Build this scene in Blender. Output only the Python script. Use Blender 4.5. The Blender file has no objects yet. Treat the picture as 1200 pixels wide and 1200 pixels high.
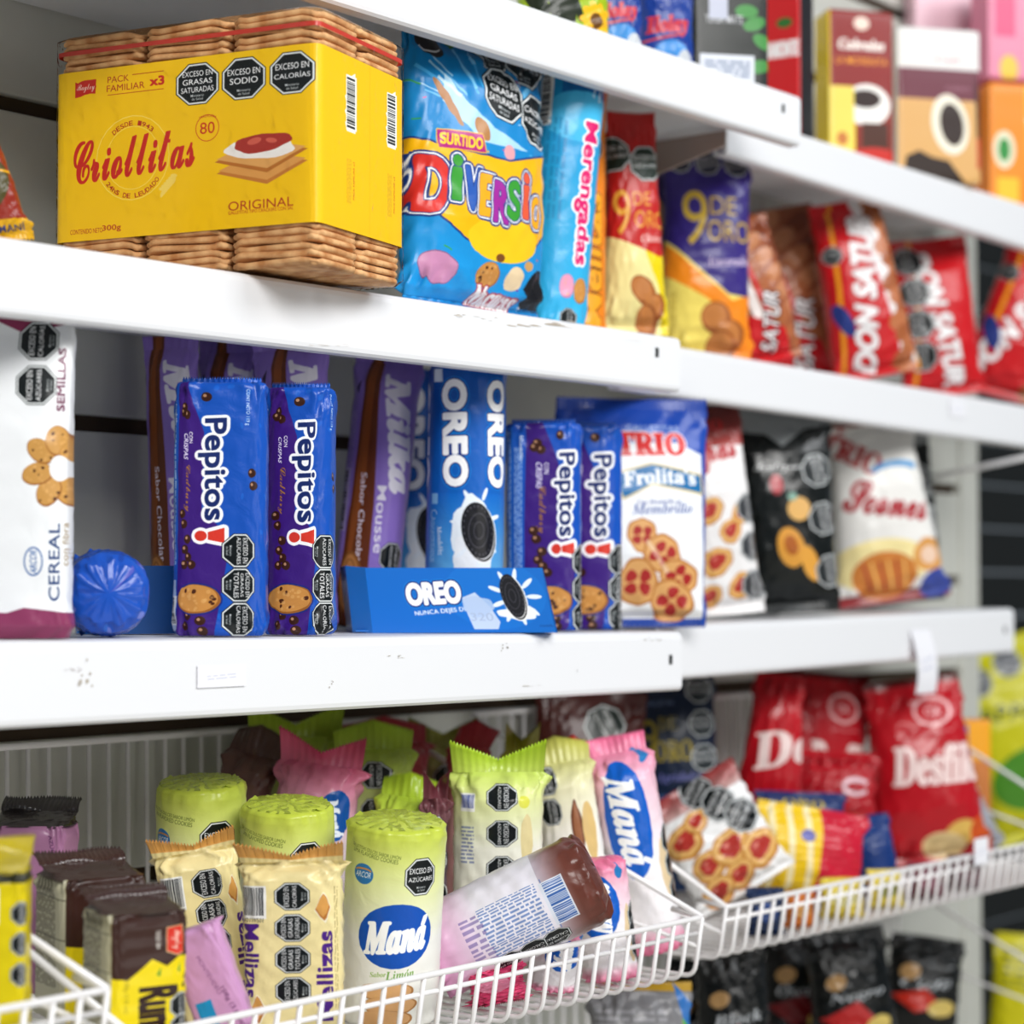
import bpy, bmesh, math, random
import numpy as np
from mathutils import Vector, Matrix
random.seed(7)
SC = bpy.context.scene
COL = SC.collection
PI = math.pi

# ---------------------------------------------------------------- camera
FPX = 2500.0                      # focal length in pixels of the 1200 px frame (50 mm on a 24 mm frame)
EYE = 1.35
VX, VY = 2640.0, 690.0            # vanishing point of the shelf direction (+X)
PITCH = math.atan((VY - 600) / FPX)
YAW = math.atan((VX - 600) / (FPX / math.cos(PITCH)))
FW = Vector((math.cos(YAW) * math.cos(PITCH), math.sin(YAW) * math.cos(PITCH), math.sin(PITCH)))
RT = Vector((math.sin(YAW), -math.cos(YAW), 0))
UP = RT.cross(FW)
EYEP = Vector((0, 0, EYE))
cd = bpy.data.cameras.new('camera'); cam = bpy.data.objects.new('camera', cd); COL.objects.link(cam)
cd.sensor_fit = 'HORIZONTAL'; cd.sensor_width = 24; cd.lens = 24 * FPX / 1200
M = Matrix((RT, UP, -FW)).transposed().to_4x4(); M.translation = EYEP
cam.matrix_world = M
cd.clip_start = 0.05; cd.clip_end = 60
cd.dof.use_dof = True; cd.dof.focus_distance = 1.56; cd.dof.aperture_fstop = 2.9
SC.camera = cam

# ---------------------------------------------------------------- light and exposure
SC.view_settings.view_transform = 'Standard'; SC.view_settings.look = 'None'
SC.view_settings.exposure = 0.0; SC.view_settings.gamma = 1.0; SC.view_settings.use_curve_mapping = False
W = bpy.data.worlds.new('world'); SC.world = W; W.use_nodes = True
W.node_tree.nodes['Background'].inputs[0].default_value = (0.78, 0.89, 1.0, 1)
W.node_tree.nodes['Background'].inputs[1].default_value = 0.21
def area(name, loc, target, size, sy, power, col):
    l = bpy.data.lights.new(name, 'AREA'); l.shape = 'RECTANGLE'; l.size = size; l.size_y = sy; l.energy = power; l.color = col
    o = bpy.data.objects.new(name, l); COL.objects.link(o); o.location = loc
    o.rotation_euler = (Vector(target) - Vector(loc)).to_track_quat('-Z', 'Y').to_euler()
area('daylight_from_shop_front', (-0.45, -1.9, 3.15), (1.4, 1.2, 1.3), 1.9, 1.3, 115, (1.0, 0.985, 0.96))
area('low_front_fill', (0.6, -3.6, 1.0), (1.3, 1.2, 1.2), 2.2, 1.4, 20, (1.0, 0.97, 0.92))  # added low fill, lightens the wall behind the baskets; no real source
area('right_fill', (2.2, -1.2, 3.1), (1.7, 1.2, 1.3), 1.6, 1.0, 46, (0.96, 0.98, 1.0))  # added fill from the right, brightens the far wall; not an actual fitting

# ---------------------------------------------------------------- projection helpers (pixel + plane y=Y -> point)
def ray(u, v):
    return FW + RT * ((u - 600) / FPX) + UP * ((600 - v) / FPX)
def at(u, v, Y):
    r = ray(u, v); return EYEP + r * (Y / r.y)
def mpp(u, Y, v=600):             # metres per pixel there
    return (at(u, v, Y) - EYEP).dot(FW) / FPX
def pz(u, Y, z):                  # point on plane Y, at height z, seen in column u
    p = at(u, 600, Y)
    return Vector((p.x, Y, z))
FACE = YAW - PI / 2               # rotation about z that turns a thing's front (-y) to the camera

# ---------------------------------------------------------------- tags
def tag(o, label=None, cat=None, group=None, kind=None):
    if label: o['label'] = label
    if cat: o['category'] = cat
    if group: o['group'] = group
    if kind: o['kind'] = kind
    return o
def empty(name, loc, rot=(0, 0, 0)):
    o = bpy.data.objects.new(name, None); COL.objects.link(o); o.location = loc; o.rotation_euler = rot
    o.empty_display_size = 0.02
    return o
def link(name, me, parent=None, mat=None, loc=None):
    o = bpy.data.objects.new(name, me); COL.objects.link(o)
    if mat is not None and not me.materials: me.materials.append(mat)
    if parent is not None: o.parent = parent
    if loc is not None: o.location = loc
    return o

# ---------------------------------------------------------------- raster canvas for flat print (drawn by this script, no files)
RAW = {}; GLY = {}
def _mesh2d(body, off=0.0):
    c = bpy.data.curves.new('t', 'FONT'); c.body = body; c.resolution_u = 4; c.offset = off
    o = bpy.data.objects.new('t', c); m = bpy.data.meshes.new_from_object(o)
    co = np.array([v.co[:2] for v in m.vertices], dtype=float).reshape(-1, 2); F = [tuple(p.vertices) for p in m.polygons]
    bpy.data.objects.remove(o); bpy.data.curves.remove(c); bpy.data.meshes.remove(m); return co, F
BAR = {}
def glyph(ch, off):
    """directed edges of one filled letter and its advance"""
    if (ch, off) in GLY: return GLY[ch, off]
    if not BAR:
        BAR['r'] = _mesh2d('|')[0][:, 0].max(); BAR['s'] = _mesh2d('  |')[0][:, 0].max() - BAR['r']
    adv = _mesh2d(ch + '  |')[0][:, 0].max() - BAR['r'] - BAR['s'] if ch != ' ' else BAR['s'] / 2
    co, F = _mesh2d(ch, off) if ch != ' ' else (np.zeros((0, 2)), [])
    cnt = {}
    for vs in F:
        vs = list(vs); ar = sum(co[vs[i]][0] * co[vs[(i + 1) % len(vs)]][1] - co[vs[(i + 1) % len(vs)]][0] * co[vs[i]][1] for i in range(len(vs)))
        if ar < 0: vs.reverse()
        for i in range(len(vs)):
            a, b = vs[i], vs[(i + 1) % len(vs)]
            if cnt.get((b, a), 0) > 0: cnt[(b, a)] -= 1
            else: cnt[(a, b)] = cnt.get((a, b), 0) + 1
    E = np.array([(*co[a], *co[b]) for (a, b), n in cnt.items() for _ in range(n)]).reshape(-1, 4)
    GLY[ch, off] = (E, adv); return GLY[ch, off]
def outline(s, off=0.0):
    """edges (n,4) of the filled outline of a string, fitted to the unit box"""
    if (s, off) in RAW: return RAW[s, off]
    x = 0; L = []
    for ch in s:
        if ch == '\u0301':      # accent over the letter before
            q = [(x - .22, .52), (x - .12, .68), (x + .0, .70), (x - .14, .50)]; L.append(np.array([(*q[i], *q[(i + 1) % 4]) for i in range(4)])); continue
        E, adv = glyph(ch, off)
        if len(E): L.append(E + np.array([x, 0, x, 0]))
        x += adv + off * .8
    if L:
        E = np.vstack(L); x0, x1 = min(E[:, 0].min(), E[:, 2].min()), max(E[:, 0].max(), E[:, 2].max()); y0, y1 = min(E[:, 1].min(), E[:, 3].min()), max(E[:, 1].max(), E[:, 3].max())
        E = (E - np.array([x0, y0, x0, y0])) / np.array([x1 - x0, y1 - y0] * 2); asp = (x1 - x0) / (y1 - y0)
    else: E = np.zeros((0, 4)); asp = 1
    RAW[s, off] = (E, asp); return RAW[s, off]
STY = {'script': (0x1D4D0, 0x1D4EA), 'serif': (0x1D400, 0x1D41A), 'seri': (0x1D468, 0x1D482), 'bold': (0x1D5D4, 0x1D5EE), 'boldi': (0x1D63C, 0x1D656)}
ACC = {'á': 'a', 'é': 'e', 'í': 'i', 'ó': 'o', 'ú': 'u'}
def sty(s, st):
    if st in (None, 'bold', 'boldi', 'semi'): return s
    A, a = STY[st]; r = ''
    for ch in s:
        if 'A' <= ch <= 'Z': r += chr(A + ord(ch) - 65)
        elif 'a' <= ch <= 'z': r += chr(a + ord(ch) - 97)
        elif '0' <= ch <= '9' and st in ('bold', 'serif'): r += chr({'bold': 0x1D7EC, 'serif': 0x1D7CE}[st] + ord(ch) - 48)
        elif ch in ACC: r += sty(ACC[ch], st) + '\u0301'
        else: r += ch
    return r
def hexc(c):
    if isinstance(c, str):
        return np.array([int(c[i:i + 2], 16) / 255 for i in (0, 2, 4)])
    return np.array(c, float)
def dilate(m, r):
    out = m.copy(); H, Wd = m.shape
    for rr in ({r, max(1, r * 0.5)}):
        for k in range(16):
            dx = int(round(rr * math.cos(k * PI / 8))); dy = int(round(rr * math.sin(k * PI / 8)))
            ys, yd = max(0, -dy), max(0, dy); xs, xd = max(0, -dx), max(0, dx)
            h, w = H - abs(dy), Wd - abs(dx)
            if h <= 0 or w <= 0: continue
            out[yd:yd + h, xd:xd + w] = np.maximum(out[yd:yd + h, xd:xd + w], m[ys:ys + h, xs:xs + w])
    return out
class Art:
    def __init__(s, w, h, bg='ffffff', res=2.4):
        s.w, s.h, s.res = w, h, res
        s.W, s.H = max(8, int(w * res)), max(8, int(h * res))
        s.a = np.empty((s.H, s.W, 3)); s.a[:] = hexc(bg)
    def _paint(s, x0, y0, m, col, al=1.0):
        H, Wd = m.shape
        X0, Y0, X1, Y1 = max(0, x0), max(0, y0), min(s.W, x0 + Wd), min(s.H, y0 + H)
        if X1 <= X0 or Y1 <= Y0: return
        mm = m[Y0 - y0:Y1 - y0, X0 - x0:X1 - x0, None] * al
        s.a[Y0:Y1, X0:X1] = s.a[Y0:Y1, X0:X1] * (1 - mm) + hexc(col) * mm
    def _cover(s, E, pad=0):
        """coverage of directed edges in image pixels; returns x0,y0,mask"""
        if len(E) == 0: return 0, 0, np.zeros((1, 1))
        x0 = int(math.floor(min(E[:, 0].min(), E[:, 2].min()))) - 1 - pad; x1 = int(math.ceil(max(E[:, 0].max(), E[:, 2].max()))) + 2 + pad
        y0 = int(math.floor(min(E[:, 1].min(), E[:, 3].min()))) - 1 - pad; y1 = int(math.ceil(max(E[:, 1].max(), E[:, 3].max()))) + 2 + pad
        x0 = max(x0, -s.W); y0 = max(y0, -s.H); x1 = min(x1, 2 * s.W); y1 = min(y1, 2 * s.H)
        w, h = max(1, x1 - x0), max(1, y1 - y0); SS = 3
        ax, ay, bx, by = E[:, 0] - x0, (E[:, 1] - y0) * SS, E[:, 2] - x0, (E[:, 3] - y0) * SS
        d = np.where(by > ay, 1.0, -1.0)
        lx, ly, hx, hy = np.where(d > 0, ax, bx), np.minimum(ay, by), np.where(d > 0, bx, ax), np.maximum(ay, by)
        r0 = np.clip(np.ceil(ly - 0.5), 0, h * SS).astype(int); r1 = np.clip(np.ceil(hy - 0.5), 0, h * SS).astype(int)
        n = np.maximum(r1 - r0, 0); tot = int(n.sum())
        if tot == 0: return x0, y0, np.zeros((h, w))
        idx = np.repeat(np.arange(len(n)), n); off = np.arange(tot) - np.repeat(np.cumsum(n) - n, n)
        row = r0[idx] + off
        t = (row + 0.5 - ly[idx]) / np.maximum(hy[idx] - ly[idx], 1e-9)
        x = np.clip(lx[idx] + t * (hx[idx] - lx[idx]), 0, w - 1.001)
        xi = x.astype(int); fr = x - xi; dd = d[idx]
        acc = np.bincount(row * (w + 1) + xi, dd * (1 - fr), h * SS * (w + 1)) + np.bincount(row * (w + 1) + xi + 1, dd * fr, h * SS * (w + 1))
        m = np.minimum(np.abs(np.cumsum(acc.reshape(h * SS, w + 1), 1)[:, :w]), 1)
        return x0, y0, m.reshape(h, SS, w).mean(1)
    def poly(s, pts, col, al=1.0, halo=()):
        P = np.array(pts, float) * s.res; E = np.hstack([P, np.roll(P, -1, 0)])
        pad = int(max([r for r, c in halo], default=0) * s.res) + 1
        x0, y0, m = s._cover(E, pad)
        for r, c in halo: s._paint(x0, y0, dilate(m, r * s.res), c)
        s._paint(x0, y0, m, col, al)
    def rect(s, x0, y0, x1, y1, col, al=1.0): s.poly([(x0, y0), (x1, y0), (x1, y1), (x0, y1)], col, al)
    def ell(s, cx, cy, rx, ry, col, rot=0, al=1.0, halo=(), n=28, wob=0):
        c, q = math.cos(math.radians(rot)), -math.sin(math.radians(rot)); P = []
        for k in range(n):
            a = 2 * PI * k / n; f = 1 + wob * (math.sin(3 * a + cx) + 0.6 * math.sin(7 * a + cy)); x, y = rx * f * math.cos(a), ry * f * math.sin(a)
            P.append((cx + x * c - y * q, cy + x * q + y * c))
        s.poly(P, col, al, halo)
    def line(s, pts, wd, col, al=1.0):
        for (x0, y0), (x1, y1) in zip(pts[:-1], pts[1:]):
            L = math.hypot(x1 - x0, y1 - y0) or 1; nx, ny = -(y1 - y0) / L * wd / 2, (x1 - x0) / L * wd / 2
            s.poly([(x0 + nx, y0 + ny), (x1 + nx, y1 + ny), (x1 - nx, y1 - ny), (x0 - nx, y0 - ny)], col, al)
    def arc(s, cx, cy, r, a0, a1, wd, col, al=1.0, ry=None):
        n = 24; s.line([(cx + r * math.cos(math.radians(a0 + (a1 - a0) * k / n)), cy - (ry or r) * math.sin(math.radians(a0 + (a1 - a0) * k / n))) for k in range(n + 1)], wd, col, al)
    def text(s, t, cx, cy, w, h, col, rot=0, st='bold', halo=(), shear=0, al=1.0, bend=0, bold=0, taper=0):
        """string fitted into a w x h box centred on cx,cy, turned rot degrees counter-clockwise; bend = arch height"""
        E, asp = outline(sty(t, st), {'bold': .012, 'boldi': .012, 'semi': .006}.get(st, 0.0))
        if st == 'boldi': shear += 0.25
        if w is None: w = h * asp
        if len(E) == 0: return
        P = E.reshape(-1, 2).copy()
        hh = h * (1 + taper * (P[:, 0] - 0.5))
        x = (P[:, 0] - 0.5) * w + shear * (P[:, 1] - 0.5) * h; y = -(P[:, 1] - 0.5) * hh - bend * (1 - (2 * P[:, 0] - 1) ** 2)
        c, q = math.cos(math.radians(rot)), -math.sin(math.radians(rot))
        P = np.stack([cx + x * c - y * q, cy + x * q + y * c], 1) * s.res
        pad = int(max([r for r, k in halo] + [bold], default=0) * s.res) + 1
        x0, y0, m = s._cover(P.reshape(-1, 4), pad)
        for r, k in halo: s._paint(x0, y0, dilate(m, r * s.res), k)
        if bold: m = dilate(m, bold * s.res)
        s._paint(x0, y0, m, col, al)
    def micro(s, cx, cy, w, h, rows, col, rot=0, al=0.8, fill=0.55):
        """small print too fine to read: rows of short dashes"""
        rg = random.Random(int(cx * 7 + cy)); c, q = math.cos(math.radians(rot)), -math.sin(math.radians(rot))
        for r in range(rows):
            y = -h / 2 + (r + 0.5) * h / rows; x = -w / 2; t = h / rows * fill
            while x < w / 2:
                l = min(rg.uniform(0.4, 1.6) * h / rows * 2.2, w / 2 - x)
                P = [(x, y - t / 2), (x + l, y - t / 2), (x + l, y + t / 2), (x, y + t / 2)]
                s.poly([(cx + a * c - b * q, cy + a * q + b * c) for a, b in P], col, al)
                x += l + h / rows * 0.5
    def octa(s, cx, cy, r, lines, rot=0, sx=1.0, sub=True, bg='0c1214'):
        """black warning octagon with white lettering"""
        def og(R): return [(cx + (R * math.cos(a) * sx) * math.cos(math.radians(rot)) + R * math.sin(a) * math.sin(math.radians(rot)), cy - R * math.cos(a) * sx * math.sin(math.radians(rot)) + R * math.sin(a) * math.cos(math.radians(rot))) for a in [PI / 8 + k * PI / 4 for k in range(8)]]
        s.poly(og(r * 1.10), bg); s.poly(og(r * 1.05), 'e8ecec'); s.poly(og(r * 0.97), bg)
        n = len(lines); lh = r * 0.27 if n > 2 else r * 0.30
        c, q = math.cos(math.radians(rot)), -math.sin(math.radians(rot))
        for i, t in enumerate(lines):
            y = (i - (n - 1) / 2) * lh * 1.45 - r * 0.12; mw = min(len(t) * lh * 0.86, 1.66 * r * (1 - abs(y) / r * 0.28))
            s.text(t, cx + (-y * q), cy + y * c, mw * sx, lh, 'ffffff', rot, 'semi')
        if sub and r * s.res > 14:
            for i, t in enumerate(('Ministerio', 'de Salud')):
                y = r * (0.56 + 0.17 * i); s.text(t, cx - y * q, cy + y * c, r * (0.62 - 0.1 * i) * sx, r * 0.12, 'd8dcdc', rot)
    def barcode(s, cx, cy, w, h, rot=0, col='202428', bg='f2f2ee', n=34):
        rg = random.Random(int(cx)); c, q = math.cos(math.radians(rot)), -math.sin(math.radians(rot))
        def R(x0, y0, x1, y1, k): s.poly([(cx + a * c - b * q, cy + a * q + b * c) for a, b in ((x0, y0), (x1, y0), (x1, y1), (x0, y1))], k)
        R(-w / 2 - 2, -h / 2 - 2, w / 2 + 2, h / 2 + 3, bg)
        x = -w / 2
        while x < w / 2:
            t = rg.choice((1, 1, 2, 3)) * w / n / 2; R(x, -h / 2, min(x + t, w / 2), h / 2 - 1, col); x += t + rg.choice((1, 1, 2)) * w / n / 2
    def cookie(s, cx, cy, rx, ry, rot=0, base='c98b45', chip='4a2412', n=9, rim='9a5f28', halo=(), hi='e0ad68'):
        s.ell(cx, cy, rx, ry, rim, rot, halo=halo, wob=0.012); s.ell(cx - rx * .03, cy - ry * .05, rx * .93, ry * .92, base, rot, wob=0.015)
        rg = random.Random(int(cx * 3 + cy * 5)); c, q = math.cos(math.radians(rot)), -math.sin(math.radians(rot))
        for k in range(n * 2 + 8):
            a, r = rg.uniform(0, 2 * PI), math.sqrt(rg.random()) * 0.8; x, y = rx * r * math.cos(a), ry * r * math.sin(a)
            X, Y = cx + x * c - y * q, cy + x * q + y * c; z = min(rx, ry) * rg.uniform(.07, .15)
            s.ell(X, Y, z * (1.3 if k < n else 1.1), z, chip if k < n else hi, rg.uniform(0, 90), al=1 if k < n else .5, n=9)
    def sandwich(s, cx, cy, rx, ry, rot=0):
        """black cocoa biscuit with a white filling seen at its edge"""
        c, q = math.cos(math.radians(rot)), -math.sin(math.radians(rot)); dx, dy = -.16 * rx * q * -1, .16 * ry * c
        s.ell(cx + .12 * rx, cy + .10 * ry, rx, ry, '0c0c10', rot, halo=((1.2, 'ffffff'),)); s.ell(cx + .06 * rx, cy + .05 * ry, rx * .98, ry * .98, 'f2f2f2', rot)
        s.ell(cx, cy, rx, ry, '16161c', rot)
        for k in range(24):
            a = k * PI / 12; s.ell(cx + (rx * .86 * math.cos(a)) * c - ry * .86 * math.sin(a) * q, cy + rx * .86 * math.cos(a) * q + ry * .86 * math.sin(a) * c, rx * .05, ry * .05, '4a4a52', rot, n=6)
        s.arc(cx, cy, rx * .6, 0, 360, rx * .05, '4a4a52', ry=ry * .6); s.arc(cx, cy, rx * .3, 0, 360, rx * .05, '4a4a52', ry=ry * .3)
    def vgrad(s, x0, y0, x1, y1, c0, c1):
        X0, Y0, X1, Y1 = [int(round(k * s.res)) for k in (x0, y0, x1, y1)]; X0, Y0 = max(X0, 0), max(Y0, 0); X1, Y1 = min(X1, s.W), min(Y1, s.H)
        if X1 <= X0 or Y1 <= Y0: return
        t = np.linspace(0, 1, Y1 - Y0)[:, None, None]; s.a[Y0:Y1, X0:X1] = hexc(c0) * (1 - t) + hexc(c1) * t
    def image(s, name):
        im = bpy.data.images.new(name, s.W, s.H); px = np.ones((s.H, s.W, 4), np.float32); px[:, :, :3] = np.clip(s.a[::-1], 0, 1)
        im.pixels.foreach_set(px.ravel()); im.update(); im.pack(); return im

# ---------------------------------------------------------------- materials
def nodes(m):
    m.use_nodes = True; return m.node_tree.nodes, m.node_tree.links, m.node_tree.nodes['Principled BSDF']
def lin(c):
    return [x / 12.92 if x <= 0.04045 else ((x + 0.055) / 1.055) ** 2.4 for x in hexc(c)] + [1]
def bump(N, L, B, scale, strength, dist=0.002, kind='noise', detail=3):
    tc = N.new('ShaderNodeTexCoord')
    if kind == 'noise':
        t = N.new('ShaderNodeTexNoise'); t.inputs['Scale'].default_value = scale; t.inputs['Detail'].default_value = detail; out = t.outputs['Fac']
        t.inputs['Distortion'].default_value = 0.6
    else:
        t = N.new('ShaderNodeTexVoronoi'); t.feature = 'DISTANCE_TO_EDGE'; t.inputs['Scale'].default_value = scale; out = t.outputs['Distance']
    L.new(tc.outputs['Object'], t.inputs['Vector'])
    b = N.new('ShaderNodeBump'); b.inputs['Strength'].default_value = strength; b.inputs['Distance'].default_value = dist
    L.new(out, b.inputs['Height']); L.new(b.outputs[0], B.inputs['Normal']); return t
MC = {}
def plain(name, col, rough=0.5, bscale=0, bstr=0.2, var=0.06, metal=0, coat=0, kind='noise'):
    """one colour with a slight procedural variation"""
    if name in MC: return MC[name]
    m = bpy.data.materials.new(name); N, L, B = nodes(m); c = lin(col)
    t = N.new('ShaderNodeTexNoise'); t.inputs['Scale'].default_value = 35; tc = N.new('ShaderNodeTexCoord'); L.new(tc.outputs['Object'], t.inputs['Vector'])
    r = N.new('ShaderNodeMixRGB'); r.inputs[1].default_value = [x * (1 - var) for x in c[:3]] + [1]; r.inputs[2].default_value = [min(1, x * (1 + var)) for x in c[:3]] + [1]
    L.new(t.outputs['Fac'], r.inputs[0]); L.new(r.outputs[0], B.inputs['Base Color'])
    B.inputs['Roughness'].default_value = rough; B.inputs['Metallic'].default_value = metal; B.inputs['Coat Weight'].default_value = coat
    if bscale: bump(N, L, B, bscale, bstr, kind=kind)
    MC[name] = m; return m
def printed(art, name, rough=0.3, bscale=60, bstr=0.35, coat=0.14, crinkle=0.0):
    m = bpy.data.materials.new(name); N, L, B = nodes(m)
    im = N.new('ShaderNodeTexImage'); im.image = art.image(name); im.extension = 'EXTEND'
    uv = N.new('ShaderNodeUVMap'); uv.uv_map = 'UVMap'; L.new(uv.outputs[0], im.inputs[0])
    L.new(im.outputs[0], B.inputs['Base Color'])
    B.inputs['Roughness'].default_value = rough; B.inputs['Coat Weight'].default_value = coat; B.inputs['Coat Roughness'].default_value = 0.16; B.inputs['Specular IOR Level'].default_value = 0.28
    t = bump(N, L, B, bscale, bstr, dist=0.0022)
    return m
def film(name='clear_film'):
    if name in MC: return MC[name]
    m = bpy.data.materials.new(name); m.use_nodes = True; N, L = m.node_tree.nodes, m.node_tree.links
    N.remove(N['Principled BSDF']); T = N.new('ShaderNodeBsdfTransparent'); G = N.new('ShaderNodeBsdfGlossy'); G.inputs['Roughness'].default_value = 0.12
    F = N.new('ShaderNodeLayerWeight'); F.inputs['Blend'].default_value = 0.05; X = N.new('ShaderNodeMixShader')
    tc = N.new('ShaderNodeTexCoord'); t = N.new('ShaderNodeTexNoise'); t.inputs['Scale'].default_value = 90; t.inputs['Distortion'].default_value = 1; b = N.new('ShaderNodeBump'); b.inputs['Distance'].default_value = .003; b.inputs['Strength'].default_value = .7
    L.new(tc.outputs['Object'], t.inputs['Vector']); L.new(t.outputs['Fac'], b.inputs['Height']); L.new(b.outputs[0], G.inputs['Normal']); L.new(b.outputs[0], F.inputs['Normal'])
    L.new(F.outputs['Fresnel'], X.inputs[0]); L.new(T.outputs[0], X.inputs[1]); L.new(G.outputs[0], X.inputs[2]); L.new(X.outputs[0], N['Material Output'].inputs[0])
    MC[name] = m; return m

# ---------------------------------------------------------------- shapes
class Rip:
    """smooth random ripples, sums of sines"""
    def __init__(s, seed, n=7, f0=3, f1=16):
        r = random.Random(seed); s.k = [(r.uniform(-f1, f1), r.uniform(-f1, f1) + math.copysign(f0, r.uniform(-1, 1)), r.uniform(0, 6.28), r.uniform(.4, 1)) for _ in range(n)]
    def __call__(s, a, b):
        f = np.sin if isinstance(a, np.ndarray) or isinstance(b, np.ndarray) else math.sin
        v = sum(w * f(x * a + y * b + p) for x, y, p, w in s.k); return v / len(s.k) ** .5
def mesh_from(name, vs, fs, uvs=None, smooth=True, mat=None):
    me = bpy.data.meshes.new(name); me.from_pydata([tuple(v) for v in vs], [], fs)
    if uvs is not None:
        ul = me.uv_layers.new(name='UVMap'); k = 0; flat = []
        for f in uvs:
            for p in f: flat.extend(p)
        ul.data.foreach_set('uv', flat)
    me.polygons.foreach_set('use_smooth', [smooth] * len(me.polygons))
    if mat is not None: me.materials.append(mat)
    me.update(); return me
def loft(name, secs, nseg=56, mat=None, mode='wrap', rip=0.0, seed=1, cap0=True, cap1=True, v0=0.0, v1=1.0, ends=0.0, steps=None, width=None, gather=0.0):
    """surface through sections (z, half width a, half depth b, exponent, dx, dy); v runs v0..v1 over the height"""
    n = 44 if steps is None else steps; zs = np.array([s[0] for s in secs]); Z = np.unique(np.concatenate([np.linspace(zs[0], zs[-1], n), zs]))
    a, b, e, dx, dy = [np.interp(Z, zs, [s[k] for s in secs])[:, None] for k in range(1, 6)]; R = Rip(seed); R2 = Rip(seed + 5, 6, 10, 34)
    ztot = zs[-1] - zs[0]; wid = width or 2 * a.max(); nr = len(Z)
    th = (-PI * 1.5 + 2 * PI * np.arange(nseg) / nseg)[None, :]; c, s = np.cos(th), np.sin(th)
    x = a * np.sign(c) * np.abs(c) ** (2 / e); y = b * np.sign(s) * np.abs(s) ** (2 / e)
    t = ((Z - zs[0]) / ztot)[:, None]; en = np.maximum(0, 1 - np.minimum(t, 1 - t) * 7); fl = np.minimum(1, b / (b.max() * .35 + 1e-9))
    d = rip * (0.35 + ends * en) * fl * (R(c * 2.2 + 0 * t, t * 5 + s * .7) + 0.5 * R2(c + s * .3 + 0 * t, t * 1.2 + 0 * c))
    if gather: d = d + gather * en * np.sin(th * 13 + 2 * np.sin(th * 3 + seed)) * fl
    V = np.stack([x + dx + d * c, y + dy + d * s, np.broadcast_to(Z[:, None], x.shape)], 2)
    w = int(np.argmax((a + b)[:, 0])); P = np.vstack([V[w], V[w][:1]]); al = np.concatenate([[0], np.cumsum(np.linalg.norm(np.diff(P, axis=0), axis=1))]); al /= al[-1]
    vs = V.reshape(-1, 3).tolist(); vv = v0 + (v1 - v0) * t[:, 0]
    I, K = np.meshgrid(np.arange(nr - 1), np.arange(nseg), indexing='ij'); I, K = I.ravel(), K.ravel(); K2 = (K + 1) % nseg
    fs = np.stack([I * nseg + K, I * nseg + K2, (I + 1) * nseg + K2, (I + 1) * nseg + K], 1).tolist()
    if mode == 'wrap': us = [al[K], al[K + 1], al[K + 1], al[K]]
    else:
        px = np.clip(V[:, :, 0] / wid + .5, 0, 1); us = [px[I, K], px[I, K2], px[I + 1, K2], px[I + 1, K]]
    uvs = np.stack([np.stack([u_, v_], 1) for u_, v_ in zip(us, (vv[I], vv[I], vv[I + 1], vv[I + 1]))], 1).tolist()
    for cap, i, v in ((cap0, 0, v0), (cap1, nr - 1, v1)):
        if not cap: continue
        cn = len(vs); r = V[i]; m = r.mean(0); vs.append([m[0], m[1], Z[i] + (0.0006 if i else -0.0006)])
        for k in range(nseg):
            k2 = (k + 1) % nseg; f = (i * nseg + k, i * nseg + k2, cn) if i else (i * nseg + k2, i * nseg + k, cn)
            fs.append(f); vq = v - 0.012 if i else v + 0.012; uvs.append(((al[k], vq),) * 3 if mode == 'wrap' else ((.5, vq),) * 3)
    return mesh_from(name, vs, fs, uvs, True, mat)
def strip(name, w, h, mat, z0=0, v0=.95, v1=1.0, rip=0.0007, nr=18, bend=0.0, curl=0.0, seed=3, y0=0.0, flare=1.0, notch=True, lean=0.0, th=0.0007, uvx=(0, 1), skew=0.0, cut=0.0, cc=0.0):
    """crimped flat seal of a bag: ribbed strip with thickness, pinked edge, standing on z0"""
    nx, nz = 60, 6; R = Rip(seed, 5, 1, 5); vs = []; fs = []; uvs = []
    for side in (-1, 1):
        for j in range(nz + 1):
            t = j / nz
            for i in range(nx + 1):
                s = i / nx; x = (s - .5) * w * (1 + (flare - 1) * t) + skew * t
                y = y0 + rip * math.sin(s * nr * 2 * PI) * .5 + bend * math.sin(s * PI) * t + curl * R(s * 2, .3) * (.3 + t) + lean * t * t + cc * (2 * s - 1) ** 2 * t
                z = z0 + h * t * (1 + cut * (2 * abs(s - .5) - .5)) + (0.0012 * ((i % 2) * 2 - 1) if notch and j == nz and h > 0 else (-.0012 * ((i % 2) * 2 - 1) if notch and j == nz else 0))
                vs.append((x, y + side * th / 2, z))
    W1 = nx + 1; K = W1 * (nz + 1)
    for j in range(nz):
        for i in range(nx):
            a = j * W1 + i; q = (a, a + 1, a + W1 + 1, a + W1); us = [(uvx[0] + (uvx[1] - uvx[0]) * ii / nx, v0 + (v1 - v0) * jj / nz) for ii, jj in ((i, j), (i + 1, j), (i + 1, j + 1), (i, j + 1))]
            fs.append(q); uvs.append(us); fs.append((a + K, a + W1 + K, a + W1 + 1 + K, a + 1 + K)); uvs.append([us[0], us[3], us[2], us[1]])
    for i in range(nx):
        a = nz * W1 + i; fs.append((a, a + 1, a + 1 + K, a + K)); uvs.append([(.5, v1)] * 4)
    for j in range(nz):
        for a in (j * W1, j * W1 + nx): fs.append((a, a + W1, a + W1 + K, a + K)); uvs.append([(.5, v1)] * 4)
    return mesh_from(name, vs, fs, uvs, True, mat)
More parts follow.
